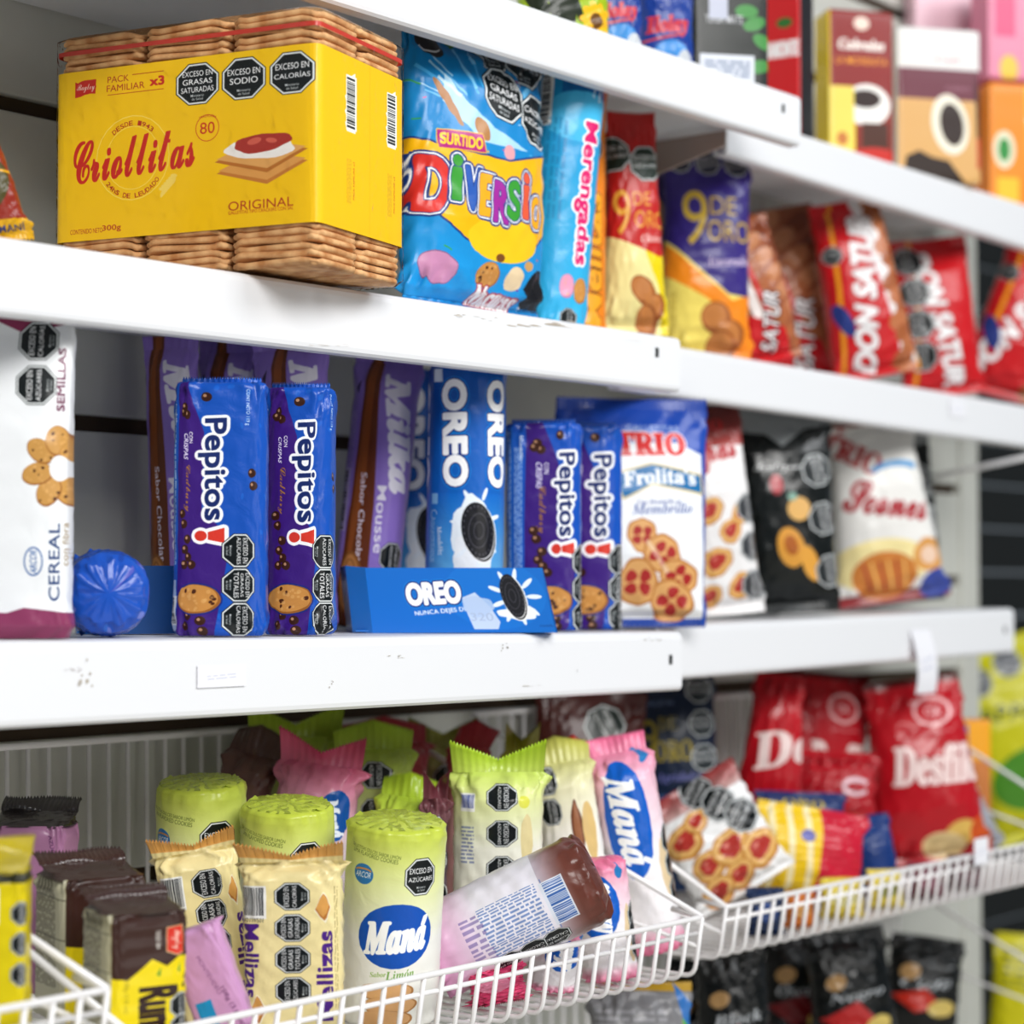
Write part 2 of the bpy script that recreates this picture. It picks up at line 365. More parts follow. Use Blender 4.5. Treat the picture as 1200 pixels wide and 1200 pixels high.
def box_mesh(name, x0, x1, y0, y1, z0, z1, bev=0.0, mat=None, seg=2):
    bm = bmesh.new(); bmesh.ops.create_cube(bm, size=1)
    for v in bm.verts: v.co = ((x0 + x1) / 2 + v.co.x * (x1 - x0), (y0 + y1) / 2 + v.co.y * (y1 - y0), (z0 + z1) / 2 + v.co.z * (z1 - z0))
    if bev: bmesh.ops.bevel(bm, geom=list(bm.edges), offset=bev, segments=seg, affect='EDGES', profile=.5)
    me = bpy.data.meshes.new(name); bm.to_mesh(me); bm.free()
    if mat: me.materials.append(mat)
    return me
def tube(name, pts, r, mat=None, n=8):
    """round wire through points"""
    P = [Vector(p) for p in pts]; vs = []; fs = []; prev = None
    for i, p in enumerate(P):
        d = (P[min(i + 1, len(P) - 1)] - P[max(i - 1, 0)]).normalized()
        a = d.orthogonal().normalized() if prev is None else (prev - d * prev.dot(d)).normalized(); prev = a; b = d.cross(a)
        for k in range(n): t = 2 * PI * k / n; vs.append(p + a * (r * math.cos(t)) + b * (r * math.sin(t)))
    for i in range(len(P) - 1):
        for k in range(n): k2 = (k + 1) % n; fs.append((i * n + k, i * n + k2, (i + 1) * n + k2, (i + 1) * n + k))
    fs.append(tuple(range(n - 1, -1, -1))); fs.append(tuple(range((len(P) - 1) * n, len(P) * n)))
    return mesh_from(name, vs, fs, None, True, mat)
def rounded(pts, r, k=5):
    out = [Vector(pts[0])]
    for i in range(1, len(pts) - 1):
        p = Vector(pts[i]); a = (Vector(pts[i - 1]) - p).normalized(); b = (Vector(pts[i + 1]) - p).normalized()
        for j in range(k + 1):
            t = j / k; out.append((p + a * r) * (1 - t) ** 2 + p * 2 * t * (1 - t) + (p + b * r) * t * t)
    out.append(Vector(pts[-1])); return out
# ---------------------------------------------------------------- setting: slatted wall
YW = 1.355                        # face of the wall panel
white_wall = plain('grey_white_panel', 'bfc0b8', 0.55, 18, 0.05)
slot_mat = plain('dark_slot', '3a2a18', 0.8)
dark_mat = plain('dark_shutter', '070b09', 0.6)
shelf_white = bpy.data.materials.new('white_shelf_paint')
N, L, B = nodes(shelf_white); B.inputs['Roughness'].default_value = 0.38
def wear(N, L, B, base, dirt, sc, lo, hi):
    tc = N.new('ShaderNodeTexCoord'); t = N.new('ShaderNodeTexNoise'); t.inputs['Scale'].default_value = sc; t.inputs['Detail'].default_value = 6
    r = N.new('ShaderNodeValToRGB'); r.color_ramp.elements[0].position = lo; r.color_ramp.elements[1].position = hi
    r.color_ramp.elements[0].color = lin(dirt); r.color_ramp.elements[1].color = lin(base)
    L.new(tc.outputs['Object'], t.inputs['Vector']); L.new(t.outputs['Fac'], r.inputs[0]); L.new(r.outputs[0], B.inputs['Base Color'])
wear(N, L, B, 'e7e8eb', 'c8c1b4', 26, 0.20, 0.27)
bump(N, L, B, 40, 0.05)
wall = tag(empty('wall_back', (0, YW, 0)), 'light grey slatted panel behind the shelves', kind='structure')
XL, XR = 0.25, 2.62
PIT = 0.1235
zc = EYE + 0.0107                 # centre of one slot
k = -6
while k < 8:
    z0, z1 = zc + k * PIT + 0.0066, zc + (k + 1) * PIT - 0.0066
    me = box_mesh('plank', XL, XR, 0, 0.012, z0, z1, 0.0018, white_wall); link('plank', me, wall)
    link('slot', box_mesh('slot', XL, XR, 0.009, 0.014, z0 - 0.0133, z0 + .0002, 0, slot_mat), wall)
    k += 1
link('end_post', box_mesh('post', XR, XR + .05, -.004, .02, EYE - .75, EYE + 1.0, 0.003, white_wall), wall)
# dark roller shutter further back, seen past the end of the panel
sh = tag(empty('wall_right', (3.2, 1.9, 0)), 'dark ribbed shutter beyond the end of the shelving', kind='structure')
for i in range(38):
    link('slat', box_mesh('slat', -1.4, 2.6, 0, 0.02, EYE - .9 + i * .085, EYE - .9 + i * .085 + .08, .006, dark_mat), sh)
fl = link('floor', box_mesh('floor', -3, 6, -4, 2.2, -.05, 0, 0, plain('pale_floor_tile', 'cdc8bd', .4, 4, .1))); tag(fl, 'grey shop floor', kind='structure')
# ---------------------------------------------------------------- shelves
def board(name, label, Y, tl, tr, bl, br, Xa, Xb, group, scr=None):
    """white metal shelf; tl.. are pixel corners of its front lip, extended to Xa..Xb"""
    P = [at(u, v, Y) for u, v in (tl, tr)]; Q = [at(u, v, Y) for u, v in (bl, br)]
    def zi(R, X): return R[0].z + (R[1].z - R[0].z) * (X - R[0].x) / (R[1].x - R[0].x)
    root = empty(name, (Xa, Y, zi(Q, Xa))); tag(root, label, 'shelf', group)
    prof = lambda zt, zb: [(YW - .001, zt), (Y + .006, zt), (Y + .0025, zt - .0012), (Y + .0006, zt - .0035), (Y, zt - .007), (Y, zb + .005), (Y + .0008, zb + .002), (Y + .003, zb), (Y + .014, zb), (Y + .0155, zb + .0015), (Y + .0155, zb + .006), (Y + .0140, zb + .006), (Y + .0140, zb + .002), (Y + .003, zb + .002), (Y + .0015, zt - .010), (YW - .001, zt - .010)]
    vs = []; n = 16
    XS = np.linspace(Xa, Xb, 14)
    for X in XS:
        for y, z in prof(zi(P, X), zi(Q, X)): vs.append((X - Xa, y - Y, z - root.location.z))
    fs = [(i * n + j, i * n + (j + 1) % n, (i + 1) * n + (j + 1) % n, (i + 1) * n + j) for i in range(13) for j in range(n)]
    fs.append(tuple(range(n - 1, -1, -1))); fs.append(tuple(13 * n + j for j in range(n)))
    me = mesh_from('board', vs, fs, None, False, shelf_white); link('board', me, root)
    bm = bmesh.new(); bm.from_mesh(me); bmesh.ops.recalc_face_normals(bm, faces=bm.faces); bm.to_mesh(me); bm.free()
    if scr:
        p = at(scr[0], scr[1], Y - .0004); hm = box_mesh('h', -.0022, .0022, -.0006, .0006, -.0042, .0042, .0005, plain('hole_black', '15191a', .7))
        o = link('screw_hole', hm, root); o.location = Vector(p) - root.location
    return (lambda X: zi(P, X)), root
YF, YR = 1.07, 1.163
zA, shA = board('shelf_board', 'white painted metal shelf at the top, above the cracker pack', YF, (610, 1.5), (938, 112), (470, 27.5), (925, 167), .45, at(938, 112, YF).x, 'white shelf boards', (918, 127))
zB, shB = board('shelf_board', 'white painted metal shelf carrying the cracker pack, stained lip', YF, (0, 275.5), (795, 395), (0, 368), (793, 459), .45, at(797, 400, YF).x, 'white shelf boards', (770, 413))
zC, shC = board('shelf_board', 'white painted metal shelf carrying the blue display tray, scuffed lip', YF, (0, 752), (797, 740), (0, 855), (797, 809), .45, at(799, 742, YF).x, 'white shelf boards', (786, 773))
zAr, _ = board('shelf_board', 'white shelf under the coffee boxes, continuing the top row', YR, (940, 156), (1200, 238), (852, 181), (1200, 290), at(852, 160, YR).x, 2.46, 'white shelf boards')
zBr, _ = board('shelf_board', 'white shelf under the red striped biscuit bags', YR, (800, 406), (1200, 475), (730, 456), (1100, 509), at(728, 440, YR).x, 2.46, 'white shelf boards')
zCr, shCr = board('shelf_board', 'white shelf under the black and white biscuit bags, free end at its right', YR, (870, 729), (1185, 713), (870, 790), (1185, 765), at(770, 730, YR).x, at(1188, 735, YR).x, 'white shelf boards', (1178, 738))
# stains and rubbed spots on the lips (wear with a shape of its own)
def stain(sh, u, v, w, h, col, n=5, Y=YF, seed=1):
    r = random.Random(seed); k = mpp(u, Y); vs = []; fs = []
    for q in range(n):
        p = at(u + r.uniform(-.5, .5) * w, v + r.uniform(-.5, .5) * h, Y); m = 9; b = len(vs); a, c = w / n * r.uniform(.35, .9) * k, h / n * r.uniform(.25, .8) * k
        for i in range(m):
            t = 2 * PI * i / m; f = r.uniform(.55, 1.2); vs.append((p.x + a * f * math.cos(t) * 1.4, Y - .0003 - .0001 * q, p.z + c * f * math.sin(t)))
        fs.append(tuple(range(b, b + m)))
    vs = [Vector(x) - sh.location for x in vs]
    link('stain', mesh_from('stain', vs, fs, None, False, plain('stain_' + col, col, .8)), sh)
stain(shB, 628, 381, 60, 5, 'b5a898', 3, seed=3); stain(shB, 632, 380, 78, 8, 'bfb3a4', 6, seed=23); stain(shB, 560, 372, 60, 8, 'c9c2b8', 9, seed=4)
stain(shC, 100, 790, 16, 34, 'b0a79a', 7, seed=5); stain(shC, 85, 783, 22, 12, 'c8c4c4', 6, seed=6)
stain(shC, 590, 758, 10, 10, '9a948a', 6, seed=8); stain(shC, 468, 770, 26, 4, 'b8b2a8', 6, seed=9); stain(shC, 388, 802, 5, 9, 'a8a29a', 4, seed=10)
stain(shC, 765, 750, 20, 6, 'a9a298', 6, seed=11); stain(shC, 676, 787, 2.5, 3, '5a544c', 3, seed=12); stain(shC, 625, 803, 30, 3, 'bdb8b0', 6, seed=13); stain(shB, 378, 405, 60, 2.5, 'c4bdb2', 7, seed=15)
stain(shB, 755, 399, 60, 2, 'd5cfc6', 6, seed=16)
# paper price labels
pap = Art(100, 60, 'e9e9ee', 2); pap.micro(50, 32, 60, 16, 2, 'b4b8d0', 4, .7, .3)
paper = printed(pap, 'paper_label', .7, 40, .1, 0)
def label_mesh(w, h, bow=0.0):
    vs = []; n = 10
    for j in range(n + 1):
        t = j / n
        for x in (-w / 2, w / 2): vs.append((x, -bow * math.sin(t * 2.4), -h * t))
    vs += [(x, y + .0004, z) for x, y, z in vs]; K = 2 * (n + 1); fs = []; uvs = []
    for j in range(n):
        a = 2 * j; q = [(0, 1 - j / n), (0, 1 - (j + 1) / n), (1, 1 - (j + 1) / n), (1, 1 - j / n)]
        fs.append((a, a + 2, a + 3, a + 1)); uvs.append(q); fs.append((a + K, a + 1 + K, a + 3 + K, a + 2 + K)); uvs.append([q[0], q[3], q[2], q[1]])
    return mesh_from('label', vs, fs, uvs, True, paper)
for (u, v, Y, wp, hp, bow, lab) in ((260, 779, YF, 48, 26, 0, 'faded paper price label stuck on the scuffed shelf lip below the chocolate chip biscuits'),
                                (1122, 469, YR, 24, 20, 0, 'small bluish price label on the shelf lip below the red bags'),
                                (1078, 738, YR, 30, 74, .01, 'long white price ticket hanging from the shelf lip above a red pouch')):
    k = mpp(u, Y); w = wp * k / .63; p = at(u, v, Y - .0012)
    tag(link('price_label', label_mesh(w, hp * k, bow), None, None, p), lab, 'label')
# plate brackets under the joints of the shelves, with a screw head
for X, zt, lab in ((1.665, zA(1.66) - .046, 'grey metal bracket plate with a screw under the joint of the top shelves'),):
    r = tag(empty('shelf_bracket', (X, YW, zt)), lab, 'bracket')
    vs = [(x, y, z) for x in (-.0015, .0015) for y, z in ((0, -.07), (0, .002), (-.255, .002), (-.255, -.012))]
    link('plate', mesh_from('plate', vs, [(0, 1, 2, 3), (7, 6, 5, 4), (0, 4, 5, 1), (1, 5, 6, 2), (2, 6, 7, 3), (3, 7, 4, 0)], None, False, plain('bracket_grey', '9c8f86', .5)), r)
    o = link('screw_head', box_mesh('s', -.003, 0, -.004, .004, -.004, .004, .0015, plain('screw', 'dcdcdc', .3)), r); o.location = (-.0015, -.16, -.012)

# ---------------------------------------------------------------- wire baskets
wire_white = plain('white_wire_coating', 'eceaea', 0.3, 50, .05, coat=.4)
WP = 0.0197
def basket(label, Xa, Xb, Yf, zr, zb, zback=-.122, R=.0019):
    """white wire basket: bent U wires (parts), rims and side rails"""
    root = tag(empty('wire_basket', (Xa, Yf, EYE + zb)), label, 'basket', 'white wire baskets')
    og = Vector((Xa, Yf, EYE + zb))
    def lk(name, pts, r): return link(name, tube(name, [Vector(p) - og for p in pts], r, wire_white), root)
    yb = YW - .012; zr += EYE; zb += EYE; zk = EYE + zback
    U = rounded([(Xa, Yf, zr), (Xa, Yf + .008, zb), (Xa, yb - .004, zb), (Xa, yb, zk)], .010)
    um = tube('wire', [Vector(p) - Vector((Xa, Yf, zb)) for p in U], R, wire_white)
    n = int((Xb - Xa) / WP)
    for i in range(n + 1):
        o = link('wire', um, root); o.location = ((Xb - Xa) * i / n, 0, 0)
    lk('top_rail', rounded([(Xa, Yf + .03, zr + .004), (Xa, Yf, zr), (Xb, Yf, zr), (Xb, Yf + .03, zr + .004)], .008), R * 1.25)
    f = .27; lk('middle_rail', [(Xa, Yf + .004, zr - (zr - zb) * f), (Xb, Yf + .004, zr - (zr - zb) * f)], R)
    for y in (.12, .5, .88): lk('floor_rail', [(Xa, Yf + (yb - Yf) * y, zb - R * 1.6), (Xb, Yf + (yb - Yf) * y, zb - R * 1.6)], R)
    lk('back_rail', [(Xa, yb, zk), (Xb, yb, zk)], R * 1.4)
    for X in (Xa, Xb):
        lk('side_rail', [(X, Yf, zr), (X, yb, zk)], R * 1.3)
        lk('side_rail', [(X, Yf + .004, (zr + zb) / 2), (X, yb, (zk + zb) / 2)], R)
    return root
YB = .985
X1 = at(126, 1160, YB).x; X2 = at(823, 1080, YB).x; YB2 = 1.05
X3 = at(851, 1065, YB2).x
zr1 = at(60, 1172, YB).z - EYE; zr2 = at(600, 1122, YB).z - EYE; zr3 = at(1000, 1032, YB2).z - EYE

ZB1 = at(600, 1198, YB).z - EYE - .002; ZB3 = at(900, 1113, YB2).z - EYE

basket('white wire basket cut by the lower left corner, in front of the brown topped packs', X1 - .62, X1, YB, zr1, zr1 - .05)
basket('white wire basket in the middle, holding pale green biscuit tubes', X1 + .02, X2, YB, zr2, ZB1)
basket('white wire basket at the right, holding red pouches and white bags', X3, 2.36, YB2, zr3, ZB3)
# ---------------------------------------------------------------- packages
def perim(a, b, e, n=360):
    p = [(a * math.copysign(abs(math.cos(t)) ** (2 / e), math.cos(t)), b * math.copysign(abs(math.sin(t)) ** (2 / e), math.sin(t))) for t in [2 * PI * k / n for k in range(n + 1)]]
    return sum(math.dist(p[i], p[i + 1]) for i in range(n))
class Spot:
    """where a thing stands: column u on plane Y, base height zb (world); k = metres per pixel there"""
    def __init__(s, u, Y, zb=None, vb=None, vt=None):
        s.rest = zb is not None; s.zb = zb; s.k = mpp(u, Y); s.X = at(u, 690, Y).x; s.Y = Y
        s.z = at(u, vb, Y).z if zb is None else (zb(s.X) if callable(zb) else zb)
        s.h = (at(u, vt, Y).z - s.z) if vt is not None else None
        s.vb = vb if zb is None else 690 - (s.z - EYE) / s.k; s.vt = vt
        s.hp = s.h / s.k if s.h else None
SETTLE = []
def root(name, label, cat, group, sp, yaw=0, pitch=0, roll=0, dz=0):
    r = empty(name, (sp.X, sp.Y, sp.z + dz), (math.radians(pitch), math.radians(roll), FACE + math.radians(yaw)))
    SETTLE.append((r, getattr(sp, 'zb', None), sp))
    return tag(r, label, cat, group)
def bag(name, label, cat, group, sp, w, d, art, yaw=0, pitch=0, roll=0, seal=.05, seed=1, rip=.0022, rough=.3, waist=.93, topw=None, botd=1.0, bs=.6, topcol=None, cc=0.0, res=2.4, topseal=True, botseal=True, bend=.004, foot=False, e=2.4, sealang=0, dz=0, bscale=38, rootonly=False):
    """pillow bag w x sp.hp pixels; art(a) draws on a w x hp canvas"""
    if getattr(sp, 'rest', False): dz += w * sp.k / 2 * abs(math.sin(math.radians(roll))) * .92
    r = root(name, label, cat, group, sp, yaw, pitch, roll, dz); k = sp.k; W_, D_, H_ = w * k, d * k, sp.h
    a = Art(w, sp.hp, res=res); art(a); m = printed(a, name + '_print', rough, bscale, bs)
    s0 = 0 if foot or not botseal else seal; s1 = 1 - (seal if topseal else 0); tw = (topw or 1) * W_ / 2
    secs = [(H_ * s0, W_ / 2 * (.94 if foot else 1), D_ / 2 * (.8 if foot else .02), 2.6 if foot else 2, 0, 0)]
    for t, fw, fd in ((.04, waist + .04, .42 * botd + (.5 if foot else 0)), (.12, waist, .72 * botd + (.25 if foot else 0)), (.3, waist, 1.0), (.6, waist, .96), (.8, waist + .01, .72), (.92, waist + .04, .36)):
        z = H_ * (s0 + (s1 - s0) * t); g = 1 + ((topw or 1) - 1) * t; secs.append((z, W_ / 2 * fw * g, D_ / 2 * min(fd, 1.05), e, 0, 0))
    secs.append((H_ * s1, tw, D_ * .01, 2, 0, 0))
    link('body', loft('body', secs, 72, m, 'planar', rip, seed, False, False, s0, s1, ends=2.2, steps=64, width=W_, gather=.0016 if rip else 0), r)
    if topseal:
        link('top_seal', strip('top_seal', tw * 2, H_ * (1 - s1), m, H_ * s1 - .0006, s1 - .01, 1.0, nr=int(w / 5), curl=.003, bend=bend, seed=seed, lean=sealang), r)
    if botseal and not foot:
        link('bottom_seal', strip('bottom_seal', W_, -H_ * s0 * .9, m, H_ * s0 + .0006, s0 + .01, 0.0, nr=int(w / 5), curl=.002, bend=-.003, seed=seed + 2), r)
    return r
def tubepack(name, label, cat, group, sp, w, d, art, yaw=0, pitch=0, roll=0, e=2.2, top='flat', bot='flat', seed=1, rip=.0008, rough=.28, bs=.4, res=2.4, seal=.07, flap=None, bscale=60, dz=0, sw=1.25, toplean=0.0, notchcol=None, gath=.0006, cc=0.0, cut=0.0, hr=.86):
    """roll of biscuits; art(a, cx) draws on the unrolled wrapper, cx = the front centre line, in pixels"""
    if getattr(sp, 'rest', False): dz += w * sp.k / 2 * abs(math.sin(math.radians(roll))) * .92
    r = root(name, label, cat, group, sp, yaw, pitch, roll, dz); k = sp.k; A, B_, H_ = w * k / 2, d * k / 2, sp.h
    P = perim(w / 2, d / 2, e); a = Art(P, sp.hp, res=res); art(a, P / 2); m = printed(a, name + '_print', rough, bscale, bs)
    s1 = 1 - seal if top == 'fin' else 1
    secs = [(0, A * .90, B_ * .90, e, 0, 0), (H_ * .006, A * .96, B_ * .96, e, 0, 0), (H_ * .02, A, B_, e, 0, 0)] if bot == 'flat' else [(0, A * 1.1, B_ * .04, 2, 0, 0), (H_ * .05, A * 1.02, B_ * .6, e, 0, 0), (H_ * .1, A, B_, e, 0, 0)]
    if top == 'flat': secs += [(H_ * .975, A, B_, e, 0, 0), (H_ * .993, A * .96, B_ * .95, e, 0, 0), (H_, A * .88, B_ * .86, e, 0, 0)]
    elif top == 'disc': secs += [(H_ * .955, A, B_, e, 0, 0), (H_ * .985, A * .97, B_ * .97, e, 0, 0), (H_, A * .9, B_ * .9, e, 0, 0)]
    elif top == 'round': secs += [(H_ * .9, A, B_, e, 0, 0), (H_ * .96, A * .93, B_ * .9, e, 0, 0), (H_ * .99, A * .75, B_ * .6, e, 0, 0), (H_, A * .6, B_ * .3, e, 0, 0)]
    else: secs += [(H_ * s1 * hr, A, B_, e, 0, 0), (H_ * s1 * (hr + (1 - hr) * .45), A * 1.04, B_ * .78, e, 0, 0), (H_ * s1 * (hr + (1 - hr) * .8), A * 1.12, B_ * .36, 2, 0, toplean * .3), (H_ * s1, A * sw, B_ * .03, 2, 0, toplean)]
    link('body', loft('body', secs, 72, m, 'wrap', rip, seed, True, top != 'fin', 0, s1, ends=2.0, steps=60, gather=gath), r)
    if top == 'fin':
        link('top_seal', strip('top_seal', A * sw * 2, H_ * (1 - s1), m, H_ * s1 - .0005, s1, 1.0, nr=int(w / 8), curl=.006, bend=.004, seed=seed, uvx=(.3, .7), y0=toplean, flare=1.06, lean=toplean, cc=cc, cut=cut), r)
    if flap:   # folded end fin lying over the flat top
        fw, fz, col = flap; link('end_fold', strip('end_fold', A * fw, .006, plain('fold_' + col, col, .3), H_ - .002, nr=14, curl=.002, seed=seed, rip=.001), r)
    return r, m
AZ, GS, GT, CA, SO = ['EXCESO EN', 'AZÚCARES'], ['EXCESO EN', 'GRASAS', 'SATURADAS'], ['EXCESO EN', 'GRASAS', 'TOTALES'], ['EXCESO EN', 'CALORÍAS'], ['EXCESO EN', 'SODIO']

# ---- cracker pack (six stacks of crackers in a yellow paper sleeve)
def cracker_pack():
    Yc = 1.015; p = at(370, 690, Yc); k = mpp(370, Yc); z = at(370, 312, Yc).z; ang = FACE - math.radians(25)
    r = tag(empty('cracker_pack', (p.x, Yc, z), (0, 0, ang)), 'large yellow sleeved pack of golden square crackers, jutting over the shelf edge', 'cracker pack')
    lx = Vector((math.cos(ang), math.sin(ang), 0)); ly = Vector((-math.sin(ang), math.cos(ang), 0)); c0 = Vector((p.x, Yc, z))
    def solve(dirv, u):
        lo, hi = 0.0, .5
        for _ in range(40):
            m = (lo + hi) / 2; q = c0 + dirv * m - EYEP; uu = 600 + FPX * q.dot(RT) / q.dot(FW)
            if (uu > u) == (dirv is not ly): lo = m
            else: hi = m
        return lo
    def solve2(dirv, u, sign):
        lo, hi = 0.0, .5
        for _ in range(40):
            m = (lo + hi) / 2; q = c0 + dirv * m - EYEP; uu = 600 + FPX * q.dot(RT) / q.dot(FW)
            if sign * (u - uu) > 0: lo = m
            else: hi = m
        return lo
    w = solve2(-lx, 64, -1); d = solve2(ly, 473, 1); H = (312 - 6) * k
    class Q: pass
    q_ = Q(); q_.X = p.x; SETTLE.append((r, zB, q_))
    # crackers: wavy toasted squares
    cm = bpy.data.materials.new('cracker_crust'); N, L, B = nodes(cm); B.inputs['Roughness'].default_value = .75
    wear(N, L, B, 'e0b07a', 'b87a44', 70, .35, .62); bump(N, L, B, 220, .5, .001)
    cw, cdp, nl = w / 3, d / 2, 35; ch = H / nl
    vs = []; n = 40; R = Rip(4, 5, 2, 9)
    for j, (zz, f) in enumerate(((-.45, .94), (-.3, .985), (0, 1.0), (.3, .985), (.45, .94))):
        for i in range(n):
            t = 2 * PI * i / n; c, s = math.cos(t), math.sin(t); e = 9
            x = cw * .485 * f * math.copysign(abs(c) ** (2 / e), c) ; y = cdp * .485 * f * math.copysign(abs(s) ** (2 / e), s)
            wv = .0007 * math.sin(x / cw * 26) + .0006 * math.sin(y / cdp * 20)
            x += .0009 * math.sin(y / cdp * 40) * abs(c); y += .0009 * math.sin(x / cw * 55) * abs(s)
            vs.append((x, y, zz * ch + wv + .0008 * R(c, s)))
    fs = [(j * n + i, j * n + (i + 1) % n, (j + 1) * n + (i + 1) % n, (j + 1) * n + i) for j in range(4) for i in range(n)]
    fs += [tuple(range(n - 1, -1, -1)), tuple(4 * n + i for i in range(n))]
    me = mesh_from('cracker', vs, fs, None, True, cm)
    rg = random.Random(5)
    for a in range(3):
        for b in range(2):
            for q in list(range(7)) + list(range(nl - 7, nl)):
                o = link('cracker', me, r)
                o.location = (-w + cw * (a + .5) + rg.uniform(-.0008, .0008), cdp * (b + .5) + rg.uniform(-.0008, .0008), ch * (q + .5) + 0); o.rotation_euler = (rg.uniform(-.012, .012), rg.uniform(-.012, .012), PI * rg.choice((0, 1)) + rg.uniform(-.01, .01))
    # sleeve: front W=307 px units, side 103 px units
    SW, SD, SH = w / k, d / k, 213
    Pm = 2 * (SW + SD); a = Art(Pm, SH, 'f6c40c', 2.6)
    fx = Pm / 2 - SW / 2                    # left edge of the front on the unrolled art
    sx = SW / 307
    X = lambda u: fx + (u - 63) * sx        # photo column (left part of the front) -> art
    # marks measured on the slanted front: rows relative to the sleeve top edge
    red, dr = 'c8281e', 'b0301a'
    a.ell(X(90), 21, 13 * sx, 9, red); a.poly([(X(77), 13), (X(84), 17), (X(92), 12), (X(103), 12), (X(102), 30), (X(92), 29), (X(84), 32), (X(77), 33)], red)
    a.text('Bagley', X(90), 22, 22 * sx, 11, 'f4e0d0', 0, 'script')
    a.text('PACK', X(130), 15, 26 * sx, 8, dr, st=None); a.text('FAMILIAR', X(139), 26, 46 * sx, 8, dr, st=None); a.text('x3', X(177), 23, 17 * sx, 11, red, st='bold', bold=.5)
    a.line([(X(147), 12), (X(185), 12)], .8, dr); a.line([(X(117), 34), (X(185), 34)], .8, dr)
    a.arc(X(148), 115, 44 * sx, 0, 360, 1.0, 'f9de6a', ry=52); a.arc(X(148), 115, 32 * sx, 0, 360, .8, 'f9de6a', ry=39)
    for i, ch_ in enumerate('DESDE 1943'):
        t = math.radians(128 - i * 8.6); a.text(ch_, X(148) + 36 * sx * math.cos(t), 115 - 43 * math.sin(t), 4.6 * sx, 6, dr, 128 - i * 8.6 - 90)
    for i, ch_ in enumerate('24hs DE LEUDADO'):
        t = math.radians(-140 + i * 7.2); a.text(ch_, X(148) + 38 * sx * math.cos(t), 115 - 47 * math.sin(t), 4.4 * sx, 6, dr, -140 + i * 7.2 + 90)
    for i in range(6):
        for sg in (-1, 1): a.ell(X(184) + i * 3.4, 160 - i * 3 + sg * 3, 5, 2.3, 'f6d560', 30 + sg * 35)
    a.text('Criollitas', X(149), 111, 146 * sx, 52, red, 3, 'script', bold=.9, shear=.05)
    a.arc(X(237), 88, 13.5 * sx, 0, 360, .9, red, ry=16); a.text('80', X(237), 88, 17 * sx, 14, red, 0, 'seri'); a.text('TRADICIÓN', X(237), 75, 20 * sx, 3.6, dr, st=None, bend=2)
    for (u, v, ls) in ((225, 33, GS), (279, 33, SO), (334, 33, CA)): a.octa(X(u), v, 25, ls, 0, sx)
    # cracker with cream and quince jam
    ux = X(298)
    for dy, dx, c0_, c1_ in ((26, 0, 'c47a34', 'dd9c50'), (12, -3, 'b86f2c', 'e0a45c')):
        a.poly([(ux - 50 * sx + dx, 119 + dy), (ux - 4, 99 + dy), (ux + 54 * sx, 113 + dy), (ux + 10, 137 + dy)], c0_); a.poly([(ux - 48 * sx + dx, 116 + dy), (ux - 4, 97 + dy), (ux + 52 * sx, 110 + dy), (ux + 10, 132 + dy)], c1_)
    a.ell(ux, 119, 40 * sx, 13, 'f4f0ea', -2, wob=.05); a.ell(ux + 3, 113, 33 * sx, 11, 'a8352c', 3, wob=.06); a.ell(ux - 8, 110, 10, 4, 'd2604e', 10); a.ell(ux + 16, 111, 8, 3, 'd2604e', -10)
    a.text('ORIGINAL', X(299), 186, 74 * sx, 11, dr, st=None); a.text('GALLETITAS TIPO CRACKERS CON SAL', X(299), 194, 74 * sx, 4, dr, st=None)
    a.text('CONTENIDO NETO', X(92), 201, 40 * sx, 6, dr, st=None); a.text('300g', X(123), 200, 23 * sx, 9, dr)
    a.rect(X(370), 0, X(370) + SD, SH, 'f4c20a')
    for q in (0, 1):
        x0 = X(370) + SD * (.30 + .48 * q)
        # wheat-shaped bar code field
        a.poly([(x0 - 12, 30), (x0 + 11, 18), (x0 + 12, 92), (x0 - 10, 92), (x0 - 14, 82), (x0 - 8, 78), (x0 - 15, 68), (x0 - 8, 62), (x0 - 15, 50), (x0 - 8, 46)], 'f2efe6'); a.barcode(x0 + 1, 56, 62, 21, 90)
        a.text('PACK FAMILIAR x3', x0 + 8, 150, 46, 4, dr, 90, None); a.micro(x0 - 4, 152, 54, 12, 5, 'c89a20', 90)
        a.line([(x0 + SD * .22, 0), (x0 + SD * .22, SH)], .8, 'd9a806')
    g = .0009; secs = []
    zs0 = H * .16
    hw, hd = (w + 2 * g) / 2, (d + 2 * g) / 2; secs = [(zs0, hw, hd, 26, 0, 0), (zs0 + SH * k, hw, hd, 26, 0, 0)]
    pm = printed(a, 'yellow_sleeve_print', .42, 24, .12, .35)
    o = link('sleeve', loft('sleeve', secs, 160, pm, 'wrap', .0003, 3, False, False, steps=16), r); o.location = (-w / 2, d / 2, 0)
    # red tear strips and clear film
    tm = plain('red_tear_strip', 'c23a2c', .3)
    for q, zz in enumerate((H * .925,)):
        o = link('tear_strip', loft('tear', [(zz, hw, hd, 26, 0, 0), (zz + .0032, hw, hd, 26, 0, 0)], 120, tm, 'wrap', 0, 1, False, False, steps=3), r); o.location = (-w / 2, d / 2, 0)
    g2 = .0014; o = link('clear_film', loft('film', [(-.0008, hw + g2 - .003, hd + g2 - .003, 14, 0, 0), (.004, hw + g2, hd + g2, 20, 0, 0), (H - .002, hw + g2, hd + g2, 20, 0, 0), (H + .0008, hw - .002, hd - .002, 14, 0, 0)], 96, film(), 'wrap', .0005, 9, True, True, steps=40), r); o.location = (-w / 2, d / 2, 0)
    # plain inner core behind the paper
    link('core', box_mesh('core', -w + .003, -.003, .003, d - .003, ch * 7, H - ch * 7, 0, cm), r)
cracker_pack()

